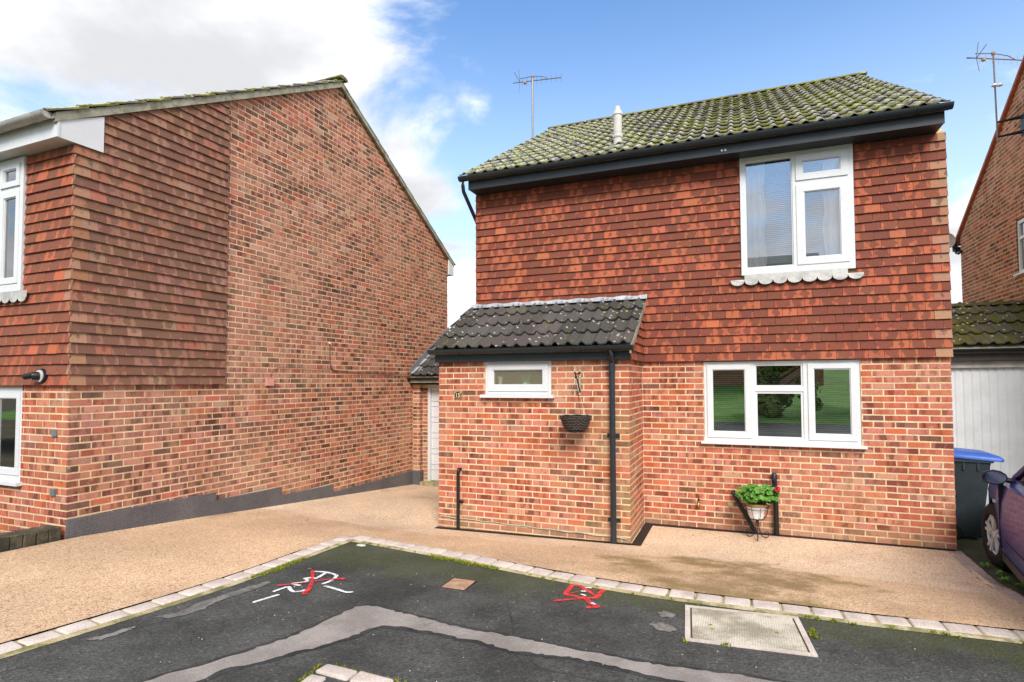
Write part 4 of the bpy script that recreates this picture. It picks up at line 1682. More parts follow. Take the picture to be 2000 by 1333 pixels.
# roof
mb = MB()
mb.prism([(.05, -.24, zf(-.24) - .02), (.05, LRY, LRZ - .02), (.05, LEN + .22, zb(LEN + .22) - .02), (.05, LEN + .22, zb(LEN + .22) - .07), (.05, LRY, LRZ - .08), (.05, -.24, zf(-.24) - .07)], (LFX - .05, 0, 0))
mb.build('roof', M_VERGE, left)
mb = MB()
for (a, b, f) in ((-.22, LRY, zf), (LRY, LEN + .2, zb)):
    mb.prism([(.058, a, f(a) - .012), (.058, b, f(b) - .012), (.058, b, f(b) - .105), (.058, a, f(a) - .105)], (-.05, 0, 0))
mb.build('verge', M_VERGE, left)
RT_LEFT = roof_tile_mesh('roof_tile', M_ROOF, .022)
NX = 19
lay_roof(left, 'roof_tile', RT_LEFT, (.075 - NX * RT_W, -.27, zf(-.27) - .01), (1, 0, 0), (0, 1, 0), GS, NX, (LRY + .27) * math.sqrt(1 + GS * GS), lift=.016, vis=lambda r, c: c > 5)
lay_roof(left, 'roof_tile', RT_LEFT, (.062, LEN + .26, zb(LEN + .26) - .035), (-1, 0, 0), (0, -1, 0), GR, NX, (LEN + .26 - LRY) * math.sqrt(1 + GR * GR), lift=.010, vis=lambda r, c: c < 4)
mb = MB()
for i in range(12):
    mb.prism([(.09 - i * .434, LRY + math.cos(a) * .115, LRZ + .025 + math.sin(a) * .06) for a in [math.pi * k / 8 for k in range(9)]], (-.43, 0, 0))
stuff(mb.build('ridge_tiles', M_ROOF_S, left, tone=True))
# fascia, box end, soffit, gutter
mb = MB()
mb.box((.052, -.20, 4.402), (LFX, -.178, 4.60))
mb.build('fascia', M_WHITE, left)
mb = MB()
mb.prism([(.046, -.177, 4.402), (.046, .245, 4.402), (.046, .245, 4.79), (.046, -.177, 4.575)], (-.012, 0, 0))
mb.build('box_end', M_WHITE, left)
mb = MB()
mb.box((.034, -.177, 4.404), (LFX, .03, 4.416))
mb.build('soffit', M_WHITE2, left)
gutter(left, LFX, .02, -.27, 4.625, .062, M_GREYW, brackets=[-.16 - k * .62 for k in range(6)])
mb = MB()
mb.prism([(.046, LEN - .02, 4.40), (.046, LEN + .20, 4.40), (.046, LEN + .20, 4.62), (.046, LEN - .02, 4.75)], (-.03, 0, 0))
mb.box((.04, LEN + .17, 4.40), (LFX, LEN + .20, 4.62))
mb.build('box_end', M_WHITE, left)
# upper window of the left house
w1 = bpy.data.objects.new('window', None)
COL.objects.link(w1)
w1.parent = left
w1.location = (0, -.052, 0)
a, b = -2.1, -.797
mb = MB()
frame_rect(mb, a, b, 2.935, 4.39, .058, 0, .07, .085)
mb.box((-1.252, .001, 3.02), (-1.212, .069, 4.332))
mb.box((-1.65, .002, 3.02), (-1.61, .068, 4.332))
mb.box((-1.212, .003, 4.03), (b - .058, .067, 4.08))
mb.build('frame', M_WHITE, w1)
sash(w1, -1.211, b - .059, 4.081, 4.331, .055, -.014, .05, M_GLASSU)
sash(w1, -1.211, b - .059, 3.021, 4.029, .06, -.008, .05, M_GLASSU)
pane(w1, -1.609, -1.253, 3.021, 4.331, .03, M_GLASSU)
pane(w1, a + .06, -1.651, 3.021, 4.331, .03, M_GLASSU)
room(w1, a, b, 2.935, 4.39, .16)
curtain(w1, a + .05, b - .02, 3.22, 4.34, .085)
blind(w1, a + .05, b - .02, 3.03, 3.24, .13, M_BLIND, .03, .024, .3)
mb = MB()
sw = .15
for i in range(9):
    xs = -.66 - i * sw
    pts = [(xs, -.062, 2.93), (xs, -.066, 2.86)] + [(xs - sw * .5 + math.cos(math.pi * k / 8) * sw * .49, -.07, 2.86 - math.sin(math.pi * k / 8) * .05) for k in range(9)] + [(xs - sw, -.066, 2.86), (xs - sw, -.062, 2.93)]
    mb.prism(pts, (0, .004, 0))
mb.build('lead_apron', M_SCALLOP, left)
w2 = bpy.data.objects.new('window', None)
COL.objects.link(w2)
w2.parent = left
w2.location = (0, .018, 0)
a, b = -2.3, -.816
mb = MB()
frame_rect(mb, a, b, .90, 1.90, .05, 0, .07, .06)
mb.box((-1.42, .001, .96), (-1.37, .069, 1.85))
mb.build('frame', M_WHITE, w2)
sash(w2, -1.369, b - .051, .961, 1.849, .062, -.012, .05, M_GLASS)
pane(w2, a + .051, -1.421, .961, 1.849, .03, M_GLASS)
mb = MB()
mb.box((a - .04, -.075, .862), (b + .05, .07, .899))
mb.build('sill', M_WHITE, w2)
room(w2, a, b, .90, 1.90, .18)
blind(w2, a + .05, b - .02, .97, 1.82, .13, M_BLIND, .026, .02, .35)
# small vents, cable, pink box
for zz in (1.435, .83):
    mb = MB()
    mb.box((-.26, -.014, zz - .035), (-.185, .002, zz + .035))
    mb.build('wall_vent', M_VENT, left)
mb = MB()
mb.tube([(.012, 3.85, 2.575), (.012, 3.86, 2.30), (.012, 3.88, 2.18), (.012, 3.95, 2.145), (.012, 4.6, 2.11), (.012, 5.5, 2.10), (.012, 6.39, 2.086)], .007, 6)
mb.tube([(.012, 3.93, 2.150), (.012, 3.4, 2.165), (.012, 2.75, 2.155), (.012, 2.66, 2.13), (.012, 2.62, 2.06), (.012, 2.62, 1.98)], .004, 6)
mb.build('cable', M_CABLE, left)
mb = MB()
mb.box((-.002, 2.53, 1.90), (.03, 2.66, 2.015))
mb.build('junction_box', M_PINK, left)
mb = MB()
mb.lathe([(.02, 0), (.02, .02), (.014, .03)], (.0, 3.85, 2.585), 8, 'X')
mb.build('cable_gland', M_WHITE2, left)

# wall lamp on the left house
c, s_ = math.cos(-LTH), math.sin(-LTH)
lampo = thing('wall_lamp', 'black twin barrel lamp on the tile hanging above the left window', 'lamp', tuple(LM @ Vector((-.40, -.035, 2.02))), -LTH)
mb = MB()
mb.lathe([(0, -.02), (.075, -.018), (.078, 0), (.078, .012)][::-1], (0, 0, 0), 20, 'Y')
mb.build('base', M_BLACK, lampo, smooth=True)
mb = MB()
mb.lathe([(.062, -.021), (.062, -.032), (.0, -.033)], (0, 0, 0), 18, 'Y')
mb.build('trim_ring', M_WHITE2, lampo, smooth=True)
mb = MB()
mb.tube([(0, -.03, 0), (-.01, -.055, .0), (-.025, -.075, .0)], .042, 12)
mb.build('body', M_BLACK, lampo, smooth=True)
mb = MB()
mb.tube([(-.02, -.065, .01), (-.06, -.085, .0), (-.10, -.105, -.008)], .032, 12)
mb.build('barrel', M_BLACK, lampo, smooth=True)

# low edging wall of dark bricks
edg = thing('edging_wall', 'low row of mossy dark bricks on edge by the left house corner', 'wall', (LX, LY, 0), 0)
em = []
for _ in range(4):
    bm = bmesh.new()
    bmesh.ops.create_cube(bm, size=1)
    for v in bm.verts:
        v.co = Vector((v.co.x * .215, v.co.y * .104, v.co.z * .22)) + Vector((U(-.004, .004), U(-.004, .004), U(-.006, .006)))
    bmesh.ops.bevel(bm, geom=bm.edges[:], offset=.008, segments=1, affect='EDGES')
    me = bpy.data.meshes.new('brick')
    bm.to_mesh(me)
    bm.free()
    me.materials.append(M_EDGE)
    em.append(me)
for i in range(26):
    o = bpy.data.objects.new('brick', random.choice(em))
    COL.objects.link(o)
    yy = -.10 - i * .108
    gy = h_left(LY + yy) - .035
    o.location = (-.098 - .002 * i + U(-.004, .004), yy, gy + .045 + U(-.005, .005))
    o.rotation_euler = (-.04 + U(-.02, .02), U(-.02, .02), U(-.02, .02))
    o.parent = edg
mb = MB()
mb.box((-.19, -2.9, .2), (-.012, -.04, .455))
mb.build('mortar_bed', M_EDGE, edg)

# ------------------------------------------------------------------ link garage between the houses
gar = thing('garage', 'narrow link garage with white ribbed door between the left and middle houses', 'garage', (-3.8, 2.24, 0))
GX, GY = -3.8, 2.24
mb = MB()
mb.box((-4.97 - GX, 0.006, -.5), (-4.806 - GX, .12, 1.9))
mb.box((-4.97 - GX, .12, -.5), (-4.67 - GX, 3, 1.9))
mb.box((-2.66 - GX, .006, -.5), (-2.5 - GX, .3, 1.9))
mb.box((-4.67 - GX, .9, -.5), (-2.66 - GX, 1.0, 1.9))
mb.build('wall', M_MORTAR, gar)
pc = Pieces('brick', 'brick_courses', M_BRICK, M_BRICK_S, gar, BRICK_MESH, Matrix.Translation((GX, GY, 0)))
brick_wall(pc, (-4.965 - GX, 0, 0), (1, 0, 0), (0, -1, 0), .165, range(2, 34), lambda k: k % 2 == 0, LEFT_TONES, zoff=LZ + .05)
brick_wall(pc, (-4.80 - GX, 0, 0), (0, 1, 0), (1, 0, 0), .13, range(2, 34), odd, LEFT_TONES, zoff=LZ + .05, start=.023)
brick_wall(pc, (-4.80 - GX, .114, 0), (1, 0, 0), (0, -1, 0), .135, range(2, 34), odd, LEFT_TONES, zoff=LZ + .05, start=.002)
pc.finish(120)
mb = MB()
mb.box((-4.965 - GX, -.03, -.5), (-4.78 - GX, .0, .155))
mb.box((-4.80 - GX, .0, -.5), (-4.775 - GX, .1, .155))
mb.build('plinth', M_PLINTH, gar)
mb = MB()
mb.box((-4.672 - GX, .09, -.10), (-4.612 - GX, .20, 1.89))
mb.box((-4.612 - GX, .091, 1.83), (-2.66 - GX, .199, 1.89))
door = bpy.data.objects.new('door', None)
COL.objects.link(door)
door.parent = gar
mb.build('frame', M_WHITE, door)
zz = -.05
k = 0
while zz < 1.82:
    hgt = .215 if k % 2 == 0 else .105
    hgt = min(hgt, 1.828 - zz)
    mb = MB()
    mb.box((-4.611 - GX, .14 + U(0, .003), zz + .004), (-2.661 - GX, .18, zz + hgt - .004))
    mb.build('door_board', M_WHITE, door)
    zz += hgt
    k += 1
mb = MB()
mb.box((-4.61 - GX, .165, -.06), (-2.66 - GX, .185, 1.83))
mb.build('door_back', M_GREYW, door)
mb = MB()
mb.box((-4.76 - GX, -.06, -.25), (-2.6 - GX, .14, -.055))
mb.build('door_sill', M_HAUNCH, gar)
mb = MB()
mb.box((-4.955 - GX, -.10, 1.889), (-2.5 - GX, -.075, 2.03))
mb.box((-4.955 - GX, -.075, 1.889), (-2.5 - GX, .14, 1.90))
mb.build('fascia', M_BLACK, gar)
gutter(gar, -4.99 - GX, -2.5 - GX, -.155, 2.035, .055, M_BLACK)
RT_G2 = roof_tile_mesh('roof_tile', M_PORCH, .03)
lay_roof(gar, 'roof_tile', RT_G2, (-4.93 - GX, -.16, 2.055), (1, 0, 0), (0, 1, 0), SL, 7, 1.92)
mb = MB()
mb.prism([(-4.95 - GX, -.14, 2.045), (-4.95 - GX, 1.45, 2.045 + SL * 1.59), (-4.95 - GX, 4.5, 2.0), (-4.95 - GX, 4.5, 1.9), (-4.95 - GX, -.14, 1.93)], (2.45, 0, 0))
mb.build('roof_deck', M_VERGE, gar)
mb = MB()
mb.prism([(-4.945 - GX, -.13, 2.10), (-4.945 - GX, 1.5, 2.10 + SL * 1.63), (-4.945 - GX, 1.5, 2.26 + SL * 1.63), (-4.945 - GX, -.13, 2.24)], (.012, 0, 0))
mb.build('step_flashing', simple('dull_lead', (.22, .235, .25), .6, .4, .15, 9, .2), gar)
mb = MB()
for i in range(7):
    a = -.13 + i * .235
    w_ = .11 + U(-.02, .02)
    mb.prism([(-4.933 - GX, a, 2.115 + SL * (a + .13)), (-4.933 - GX + w_, a, 2.112 + SL * (a + .13)), (-4.933 - GX + w_ + U(-.02, .02), a + .225, 2.112 + SL * (a + .355)), (-4.933 - GX, a + .225, 2.115 + SL * (a + .355))], (0, 0, .006))
mb.build('lead_apron', M_LEAD, gar)

# ------------------------------------------------------------------ right garage
gr = thing('garage', 'right hand garage with vertical ribbed white door behind the wheelie bin', 'garage', (4.6, 2.2, 0))
GX, GY = 4.6, 2.2
mb = MB()
mb.box((3.45 - GX, .12, -.3), (3.62 - GX, 4, 2.22))
mb.box((5.8 - GX, .12, -.3), (5.85 - GX, 4, 2.22))
mb.box((3.62 - GX, .6, -.3), (5.8 - GX, .7, 2.22))
mb.build('wall', M_MORTAR, gr)
mb = MB()
mb.box((3.47 - GX, .04, -.1), (3.53 - GX, .11, 2.215))
mb.box((5.74 - GX, .04, -.1), (5.80 - GX, .11, 2.215))
mb.box((3.53 - GX, .041, 2.12), (5.74 - GX, .109, 2.215))
gd = bpy.data.objects.new('door', None)
COL.objects.link(gd)
gd.parent = gr
mb.build('frame', M_GREYW, gd)
x = 3.53
while x < 5.73:
    mb = MB()
    a = x - GX
    mb.prism([(a + .002, .10, 0.04), (a + .022, .091, 0.04), (a + .078, .091, 0.04), (a + .098, .10, 0.04)], (0, 0, 2.078))
    mb.build('door_rib', M_GARD, gd)
    x += .1
mb = MB()
mb.box((3.53 - GX, .098, .04), (5.74 - GX, .115, 2.118))
mb.build('door_back', M_GARD, gd)
mb = MB()
mb.box((3.46 - GX, -.03, 2.218), (5.85 - GX, 0, 2.34))
mb.box((3.46 - GX, 0, 2.218), (5.85 - GX, .12, 2.226))
mb.build('fascia', simple('dark_brown_board', (.045, .038, .036), .6), gr)
gutter(gr, 3.45 - GX, 5.84 - GX, -.085, 2.385, .055, M_BLACK)
RT_GR = roof_tile_mesh('roof_tile', M_GARR, .034)
lay_roof(gr, 'roof_tile', RT_GR, (3.46 - GX, -.10, 2.42), (1, 0, 0), (0, 1, 0), SL, 8, 1.42)
mb = MB()
mb.prism([(3.46 - GX, -.08, 2.40), (3.46 - GX, 1.14, 2.40 + SL * 1.22), (3.46 - GX, 4.2, 1.9), (3.46 - GX, 4.2, 1.8), (3.46 - GX, -.08, 2.33)], (2.38, 0, 0))
mb.build('roof_deck', M_VERGE, gr)
mb = MB()
mb.prism([(3.46 - GX, 1.14 + math.cos(a) * .13, 2.42 + SL * 1.22 + math.sin(a) * .06) for a in [math.pi * k / 8 for k in range(9)]], (2.38, 0, 0))
o = mb.build('ridge', M_GARR, gr, smooth=True)
o.color = (1.1, 1.1, 1.1, 1)

# ------------------------------------------------------------------ right house (rear half of its gable shows)
RX = 5.85
rh = thing('house', 'right house with red verge on its plain brick gable above the garage', 'house', (RX, 0, 0))
RS = .658
rz = lambda y: 7.30 - RS * (y - 4.313)
mb = MB()
mb.prism([(.006, 0, -.3), (.006, 3.0, -.3), (.006, 3.0, rz(4.0) - RS - .045), (.006, 0, rz(4.0) - RS * 4 - .045)], (.25, 0, 0))
mb.prism([(.006, 4.84, -.3), (.006, 7.55, -.3), (.006, 7.55, rz(7.55) - .04), (.006, 4.84, rz(4.84) - .04)], (.25, 0, 0))
mb.box((.006, 3.0, -.3), (.256, 4.84, 3.80))
mb.prism([(.006, 3.0, 4.78), (.006, 4.84, 4.78), (.006, 4.84, rz(4.84) - .04), (.006, 4.0, rz(4.0) - .04), (.006, 3.0, rz(4.0) - RS - .045)], (.25, 0, 0))
mb.box((.256, 7.3, -.3), (6, 7.55, 5))
mb.build('wall', M_MORTAR, rh)
pc = Pieces('brick', 'brick_courses', M_BRICK, M_BRICK_S, rh, BRICK_MESH, Matrix.Translation((RX, 0, 0)))
RWH = (3.0, 4.84, 3.80, 4.78)
brick_wall(pc, (0, 7.55, 0), (0, -1, 0), (-1, 0, 0), 7.55, range(-80, 30), odd, LEFT_TONES, clips=[(-RS, 1, rz(7.55) - .04), (RS, 1, rz(4.0) - .04 + RS * 3.55)], holes=[(7.55 - RWH[1], 7.55 - RWH[0], RWH[2], RWH[3])])
pc.finish()
mb = MB()
mb.prism([(-.055, 7.80, rz(7.80) + .04), (-.055, 4.0, rz(4.0) + .04), (-.055, 0, rz(4.0) - RS * 4 + .04), (-.055, 0, rz(4.0) - RS * 4 - .03), (-.055, 4.0, rz(4.0) - .03), (-.055, 7.80, rz(7.80) - .03)], (6, 0, 0))
mb.build('roof', M_VERGER, rh)
mb = MB()
mb.tube([(-.06, 7.68, 4.96), (-.06, 7.80, 4.90), (5, 7.80, 4.90)], .055, 8)
mb.tube([(-.03, 7.72, 4.95), (-.035, 7.70, 4.80), (-.035, 7.56, 4.76), (-.035, 7.40, 4.78)], .028, 8)
mb.build('gutter', M_BLACK, rh)
ww = bpy.data.objects.new('window', None)
COL.objects.link(ww)
ww.parent = rh
ww.location = (.02, 7.55, 0)
ww.rotation_euler = (0, 0, rad(-90))
mb = MB()
frame_rect(mb, 2.712, 4.55, 3.82, 4.76, .06, 0, .07)
mb.box((2.772, .001, 4.42), (4.49, .069, 4.47))
mb.box((3.5, .002, 3.88), (3.55, .068, 4.70))
mb.build('frame', M_WHITE, ww)
pane(ww, 2.773, 4.489, 3.881, 4.419, .03, M_GLASSU)
pane(ww, 2.773, 4.489, 4.471, 4.699, .03, M_GLASSU)
room(ww, 2.712, 4.55, 3.82, 4.76, .16, .8)
curtain(ww, 2.76, 4.5, 3.86, 4.72, .12)
mb = MB()
mb.box((2.67, -.07, 3.785), (4.6, .06, 3.818))
mb.build('sill', M_WHITE, ww)


def aerial(name, label, base, top, boom_dir, parts_parent=None, mast_r=.019, n=9, L=1.5, vertical=True):
    a = thing(name, label, 'aerial', base)
    b = Vector(base)
    t = Vector(top) - b
    mb = MB()
    mb.tube([(0, 0, 0), tuple(t * .5), tuple(t)], mast_r, 8)
    mb.build('mast', M_STEEL, a)
    d = Vector(boom_dir).normalized()
    o = t - Vector((0, 0, .10))
    mb = MB()
    mb.tube([tuple(o - d * L * .42), tuple(o + d * L * .58)], .009, 6)
    mb.tube([tuple(t - Vector((0, 0, .02)) - d * .32), tuple(t - Vector((0, 0, .0))), tuple(t - Vector((0, 0, .03)) + d * .25), tuple(o + d * .4)], .007, 6)
    mb.build('boom', M_STEEL, a)
    side = d.cross(Vector((0, 0, 1))).normalized()
    up = Vector((0, 0, 1))
    for i in range(n):
        mb = MB()
        c = o + d * (-L * .22 + L * .8 * i / (n - 1))
        e = side * .085 if not vertical else up * .085
        mb.tube([tuple(c - e), tuple(c + e)], .0045, 5)
        mb.lathe([(0, -.012), (.011, 0), (0, .012)], tuple(c), 6)
        mb.build('element', M_STEEL, a)
    mb = MB()
    c = o - d * L * .27
    for e in (up * .26 + side * .05, -up * .26 + side * .05, side * .22 + up * .12, -side * .22 + up * .12):
        mb.tube([tuple(c), tuple(c + e)], .006, 5)
    mb.build('reflector', M_STEEL, a)
    mb = MB()
    q = o - d * L * .16
    mb.lathe([(0, -.03), (.03, -.025), (.034, 0), (.03, .025), (0, .03)], tuple(q - Vector((0, 0, .02))), 10)
    mb.lathe([(0, -.03), (.03, -.025), (.034, 0), (.03, .025), (0, .03)], tuple(t), 10)
    mb.build('clamp', M_RUST, a)
    return a


aerial('television_aerial', 'television aerial on a tall mast behind the middle roof', (-2.78, 3.45, 6.9), (-2.775, 3.45, 8.47), (.93, -.2, -.19), L=1.22)
ra = aerial('television_aerial', 'television aerial held by two wall brackets on the right gable', (5.5, 4.45, 6.1), (5.5, 4.50, 7.72), (.93, .37, -.05), mast_r=.014, L=1.12)
mb = MB()
for zz in (6.46, 6.20):
    mb.tube([(0, .0, zz - 6.1), (.35, 0.0, zz - 6.1 + .02)], .018, 6)
    mb.tube([(.02, .0, zz - 6.1), (.35, -.12, zz - 6.1 + .02)], .012, 6)
mb.box((.335, -.14, .06), (.348, .03, .44))
mb.build('bracket', M_IRON, ra)
mb = MB()
for i in range(2):
    mb.lathe([(0, -.03), (.045, -.01), (.03, .03), (0, .035)], (-.02 + .06 * i, -.05 * i, 1.02 - .03 * i), 10)
mb.build('junction', M_WHITE2, ra)
dish = thing('satellite_dish', 'small pale satellite dish at the back corner of the right house', 'satellite dish', (5.72, 7.60, 5.03))
mb = MB()
mb.lathe([(0, .0), (.10, .018), (.19, .06), (.185, .064), (.1, .024), (0, .006)], (0, 0, 0), 22, 'Y')
o = mb.build('reflector', M_WHITE2, dish, smooth=True)
o.rotation_euler = (rad(-20), 0, rad(150))
o.location = (-.12, -.02, .05)
mb = MB()
mb.tube([(-.12, .0, .0), (.02, .03, -.10), (.12, .0, -.12)], .016, 6)
mb.tube([(-.12, .0, -.10), (-.25, -.2, -.14)], .01, 6)
mb.build('arm', M_IRON, dish)

# ------------------------------------------------------------------ small things on and by the porch
pl = thing('house_number_plaque', 'black arched plaque with gold number 15 on the porch wall', 'sign', (-2.265, -PDEP - .001, 1.772))
mb = MB()
outl = [(-.052, -.045), (.052, -.045), (.052, .02)] + [(.052 - .104 * k / 10, .02 + .028 * math.sin(math.pi * k / 10)) for k in range(1, 10)] + [(-.052, .02)]
mb.prism([(p[0], 0, p[1]) for p in outl], (0, -.010, 0))
mb.build('plate', M_BLACK, pl)
mb = MB()
gold = simple('gold_paint', (.62, .50, .27), .4, .4, .05)
n = len(outl)
for i in range(n):
    a, b = outl[i], outl[(i + 1) % n]
    mb.prism([(a[0] * .97, -.0105, a[1] * .97), (b[0] * .97, -.0105, b[1] * .97), (b[0] * .88, -.0105, b[1] * .88), (a[0] * .88, -.0105, a[1] * .88)], (0, -.0015, 0))
mb.build('rim', gold, pl)
cu = bpy.data.curves.new('number', 'FONT')
cu.body = '15'
cu.size = .075
cu.align_x = 'CENTER'
cu.align_y = 'CENTER'
cu.extrude = .001
cu.offset = .0016
tmp = bpy.data.objects.new('number', cu)
COL.objects.link(tmp)
dg = bpy.context.evaluated_depsgraph_get()
me = bpy.data.meshes.new_from_object(tmp.evaluated_get(dg))
bpy.data.objects.remove(tmp)
o = link('number', me, gold, pl)
o.rotation_euler = (rad(90), 0, 0)
o.location = (0, -.0118, -.008)

br = thing('hanging_bracket', 'greenish scrolled wall bracket on the porch beside the window', 'bracket', (-.598, -PDEP, 1.95))
mb = MB()
mb.box((-.012, -.012, -.17), (.012, -.001, .17))
mb.build('back_plate', M_BRACK, br)
mb = MB()
mb.tube([(0, -.012, .09), (0, -.14, .085), (0, -.22, .085)], .007, 6)
mb.tube([(0, -.012, -.12), (0, -.11, -.01), (0, -.21, .08), (0, -.235, .105), (0, -.25, .10), (0, -.245, .085)], .008, 6)
mb.tube([(0, -.215, .085), (0, -.222, .045), (0, -.215, .03), (0, -.205, .04)], .005, 6)
for zz in (.10, -.13):
    mb.lathe([(.0, -.014), (.014, -.010), (.014, 0)], (0, -.012, zz), 8, 'Y')
mb.build('arm', M_IRON, br)

hb = thing('hanging_basket', 'empty dark wicker hanging basket on three chains against the porch', 'hanging basket', (-.598, -PDEP - .212, 1.345))
mb = MB()
prof = []
for k in range(15):
    zz = .185 * k / 14
    r = .085 + (.178 - .085) * (k / 14) ** .62
    prof.append((r + (.006 if k % 2 else -.004), zz))
nn = 30
pts, fs = [], []
for k, (r, zz) in enumerate(prof):
    for j in range(nn):
        a = 2 * math.pi * j / nn
        w_ = .007 * math.sin(j * math.pi * .5 + k * 1.6) + U(-.002, .002)
        pts.append(((r + w_) * math.cos(a), (r + w_) * math.sin(a), zz + .004 * math.sin(j * 1.3 + k)))
for k in range(14):
    for j in range(nn):
        j2 = (j + 1) % nn
        fs.append((k * nn + j, k * nn + j2, (k + 1) * nn + j2, (k + 1) * nn + j))
fs.append(tuple(range(nn))[::-1])
mb.faces(pts, fs)
mb.build('bowl', M_WICKER, hb)
mb = MB()
for k in range(1, 9):
    zz = .02 + .019 * k
    r = .085 + (.178 - .085) * (zz / .185) ** .62 + .006
    for st in range(0, 40, 2):
        a0 = 2 * math.pi * (st + (k % 2)) / 40
        p3 = [(math.cos(a0 + q) * (r + e), math.sin(a0 + q) * (r + e), zz + U(-.003, .003)) for q, e in ((0, -.004), (.09, .006), (.2, .006), (.3, -.004))]
        mb.tube(p3, .0055, 5)
stuff(mb.build('woven_canes', simple('light_wicker', (.085, .068, .052), .6, .35, .5, 60), hb))
mb = MB()
mb.tube([(math.cos(2 * math.pi * k / 24) * .18, math.sin(2 * math.pi * k / 24) * .18, .187 + .004 * math.sin(k * 2.1)) for k in range(25)], .010, 6)
mb.build('rim', M_WICKER, hb)
mb = MB()
mb.lathe([(0, .06), (.12, .07), (.165, .17), (.16, .17), (.115, .075), (0, .065)], (0, 0, 0), 20)
mb.build('liner', M_BLACK, hb)
for a in (rad(205), rad(325), rad(85)):
    mb = MB()
    p0 = Vector((math.cos(a) * .178, math.sin(a) * .178, .19))
    p1 = Vector((0, 0, .63))
    nl = 22
    for i in range(nl):
        q0, q1 = p0.lerp(p1, i / nl), p0.lerp(p1, (i + .8) / nl)
        mb.tube([tuple(q0), tuple(q1)], .0035 if i % 2 else .0022, 5)
    mb.build('chain', M_CHAIN if a != rad(85) else M_IRON, hb)
mb = MB()
mb.tube([(0, 0, .62), (0, .0, .66), (.0, -.012, .69), (0, 0, .705)], .004, 6)
mb.build('hook', M_IRON, hb)

# plant stand with geranium
ST = (1.385, -.30)
sz = h_drive(*ST)
stand = thing('plant_stand', 'black wrought iron stand with scroll feet by the brick wall', 'plant stand', (ST[0], ST[1], sz))
mb = MB()
for k in range(3):
    a = rad(-90 + 120 * k)
    d = Vector((math.cos(a), math.sin(a), 0))
    path = [d * .012 + Vector((0, 0, .24)), d * .02 + Vector((0, 0, .12)), d * .06 + Vector((0, 0, .03))]
    for i in range(12):
        q = -.4 + i * .5
        r = .045 * (1 - i / 18)
        path.append(d * (.115 + r * math.sin(q)) + Vector((0, 0, .052 - r * math.cos(q))))
    mb = MB()
    mb.tube([tuple(p) for p in path], .0055, 6)
    mb.build('leg', M_IRON, stand)
mb = MB()
mb.lathe([(.016, .2), (.018, .23), (.03, .235)], (0, 0, 0), 10)
ringz = ((.125, .36), (.135, .40), (.06, .235))
for r, zz in ringz:
    mb.tube([(math.cos(2 * math.pi * k / 24) * r, math.sin(2 * math.pi * k / 24) * r, zz) for k in range(25)], .004, 5)
for k in range(8):
    a = 2 * math.pi * k / 8 + .3
    mb.tube([(math.cos(a) * r, math.sin(a) * r, zz) for r, zz in ((.03, .235), (.085, .25), (.118, .30), (.135, .40))], .0035, 5)
mb.build('basket_cage', M_IRON, stand)
ger = thing('potted_geranium', 'leafy geranium in a white pot with one pink flower', 'plant', (ST[0] - .01, ST[1], sz + .23))
mb = MB()
mb.lathe([(.0, .02), (.078, .02), (.112, .165), (.118, .168), (.118, .185), (.108, .185), (.10, .15), (0, .15)], (0, 0, 0), 22)
mb.build('pot', M_POT, ger, smooth=True)
mb = MB()
mb.lathe([(.120, .172), (.123, .19), (.116, .196), (.108, .187)], (0, 0, 0), 22)
mb.build('pot_rim', M_SOIL, ger, smooth=True)
leafm = []
for v in range(4):
    mb = MB()
    nl = 12
    pts = [(0, 0, -.004)]
    for k in range(nl):
        a = 2 * math.pi * k / nl
        r = .034 * (1 + .13 * math.cos(a * 6 + v)) * (1 - .35 * (math.cos(a / 2) ** 16))
        pts.append((r * math.cos(a), r * math.sin(a), .007 * math.sin(a * 3 + v) + .006))
    mb.faces(pts, [(0, 1 + k, 1 + (k + 1) % nl) for k in range(nl)])
    me = mb.mesh('leaf', smooth=True, fix=False)
    me.materials.append(M_LEAF)
    leafm.append(me)
stems = MB()
for k in range(210):
    while True:
        p = Vector((U(-1, 1), U(-1, 1), U(-1, 1)))
        if .45 < p.length < 1:
            break
    c = Vector((p.x * .24, p.y * .17, p.z * .125 + .305))
    c.x += .02
    if c.z < .2 and abs(c.x) < .1 and c.y < -.05 and R() < .7:
        continue
    o = bpy.data.objects.new('leaf', random.choice(leafm))
    COL.objects.link(o)
    o.location = c
    nrm = Vector((p.x * .5, p.y * .6 - .35, p.z * .5 + .75)).normalized()
    o.rotation_euler = nrm.to_track_quat('Z', 'Y').to_euler()
    o.rotation_euler.rotate_axis('Z', U(0, 6.28))
    s_ = U(.7, 1.25)
    o.scale = (s_, s_, s_)
    o.parent = ger
    if k % 5 == 0:
        stems.tube([(c.x * .15, c.y * .15, .17), (c.x * .6, c.y * .6, .17 + (c.z - .17) * .6), tuple(c)], .003, 5)
stems.build('stem', M_WEED, ger)
mb = MB()
for k in range(26):
    p = Vector((random.gauss(0, 1), random.gauss(0, 1), random.gauss(0, 1))).normalized() * .034
    q = p.orthogonal().normalized()
    r = p.cross(q).normalized()
    mb.poly([tuple(p * .6 + q * .014), tuple(p * 1.1 + r * .013), tuple(p * .9 - q * .014), tuple(p * 1.1 - r * .013)])
o = mb.build('flower', M_PETAL, ger, fix=False)
o.location = (.235, -.06, .385)
mb = MB()
mb.tube([(.05, 0, .2), (.17, -.04, .33), (.235, -.06, .375)], .003, 5)
mb.build('flower_stalk', M_WEED, ger)

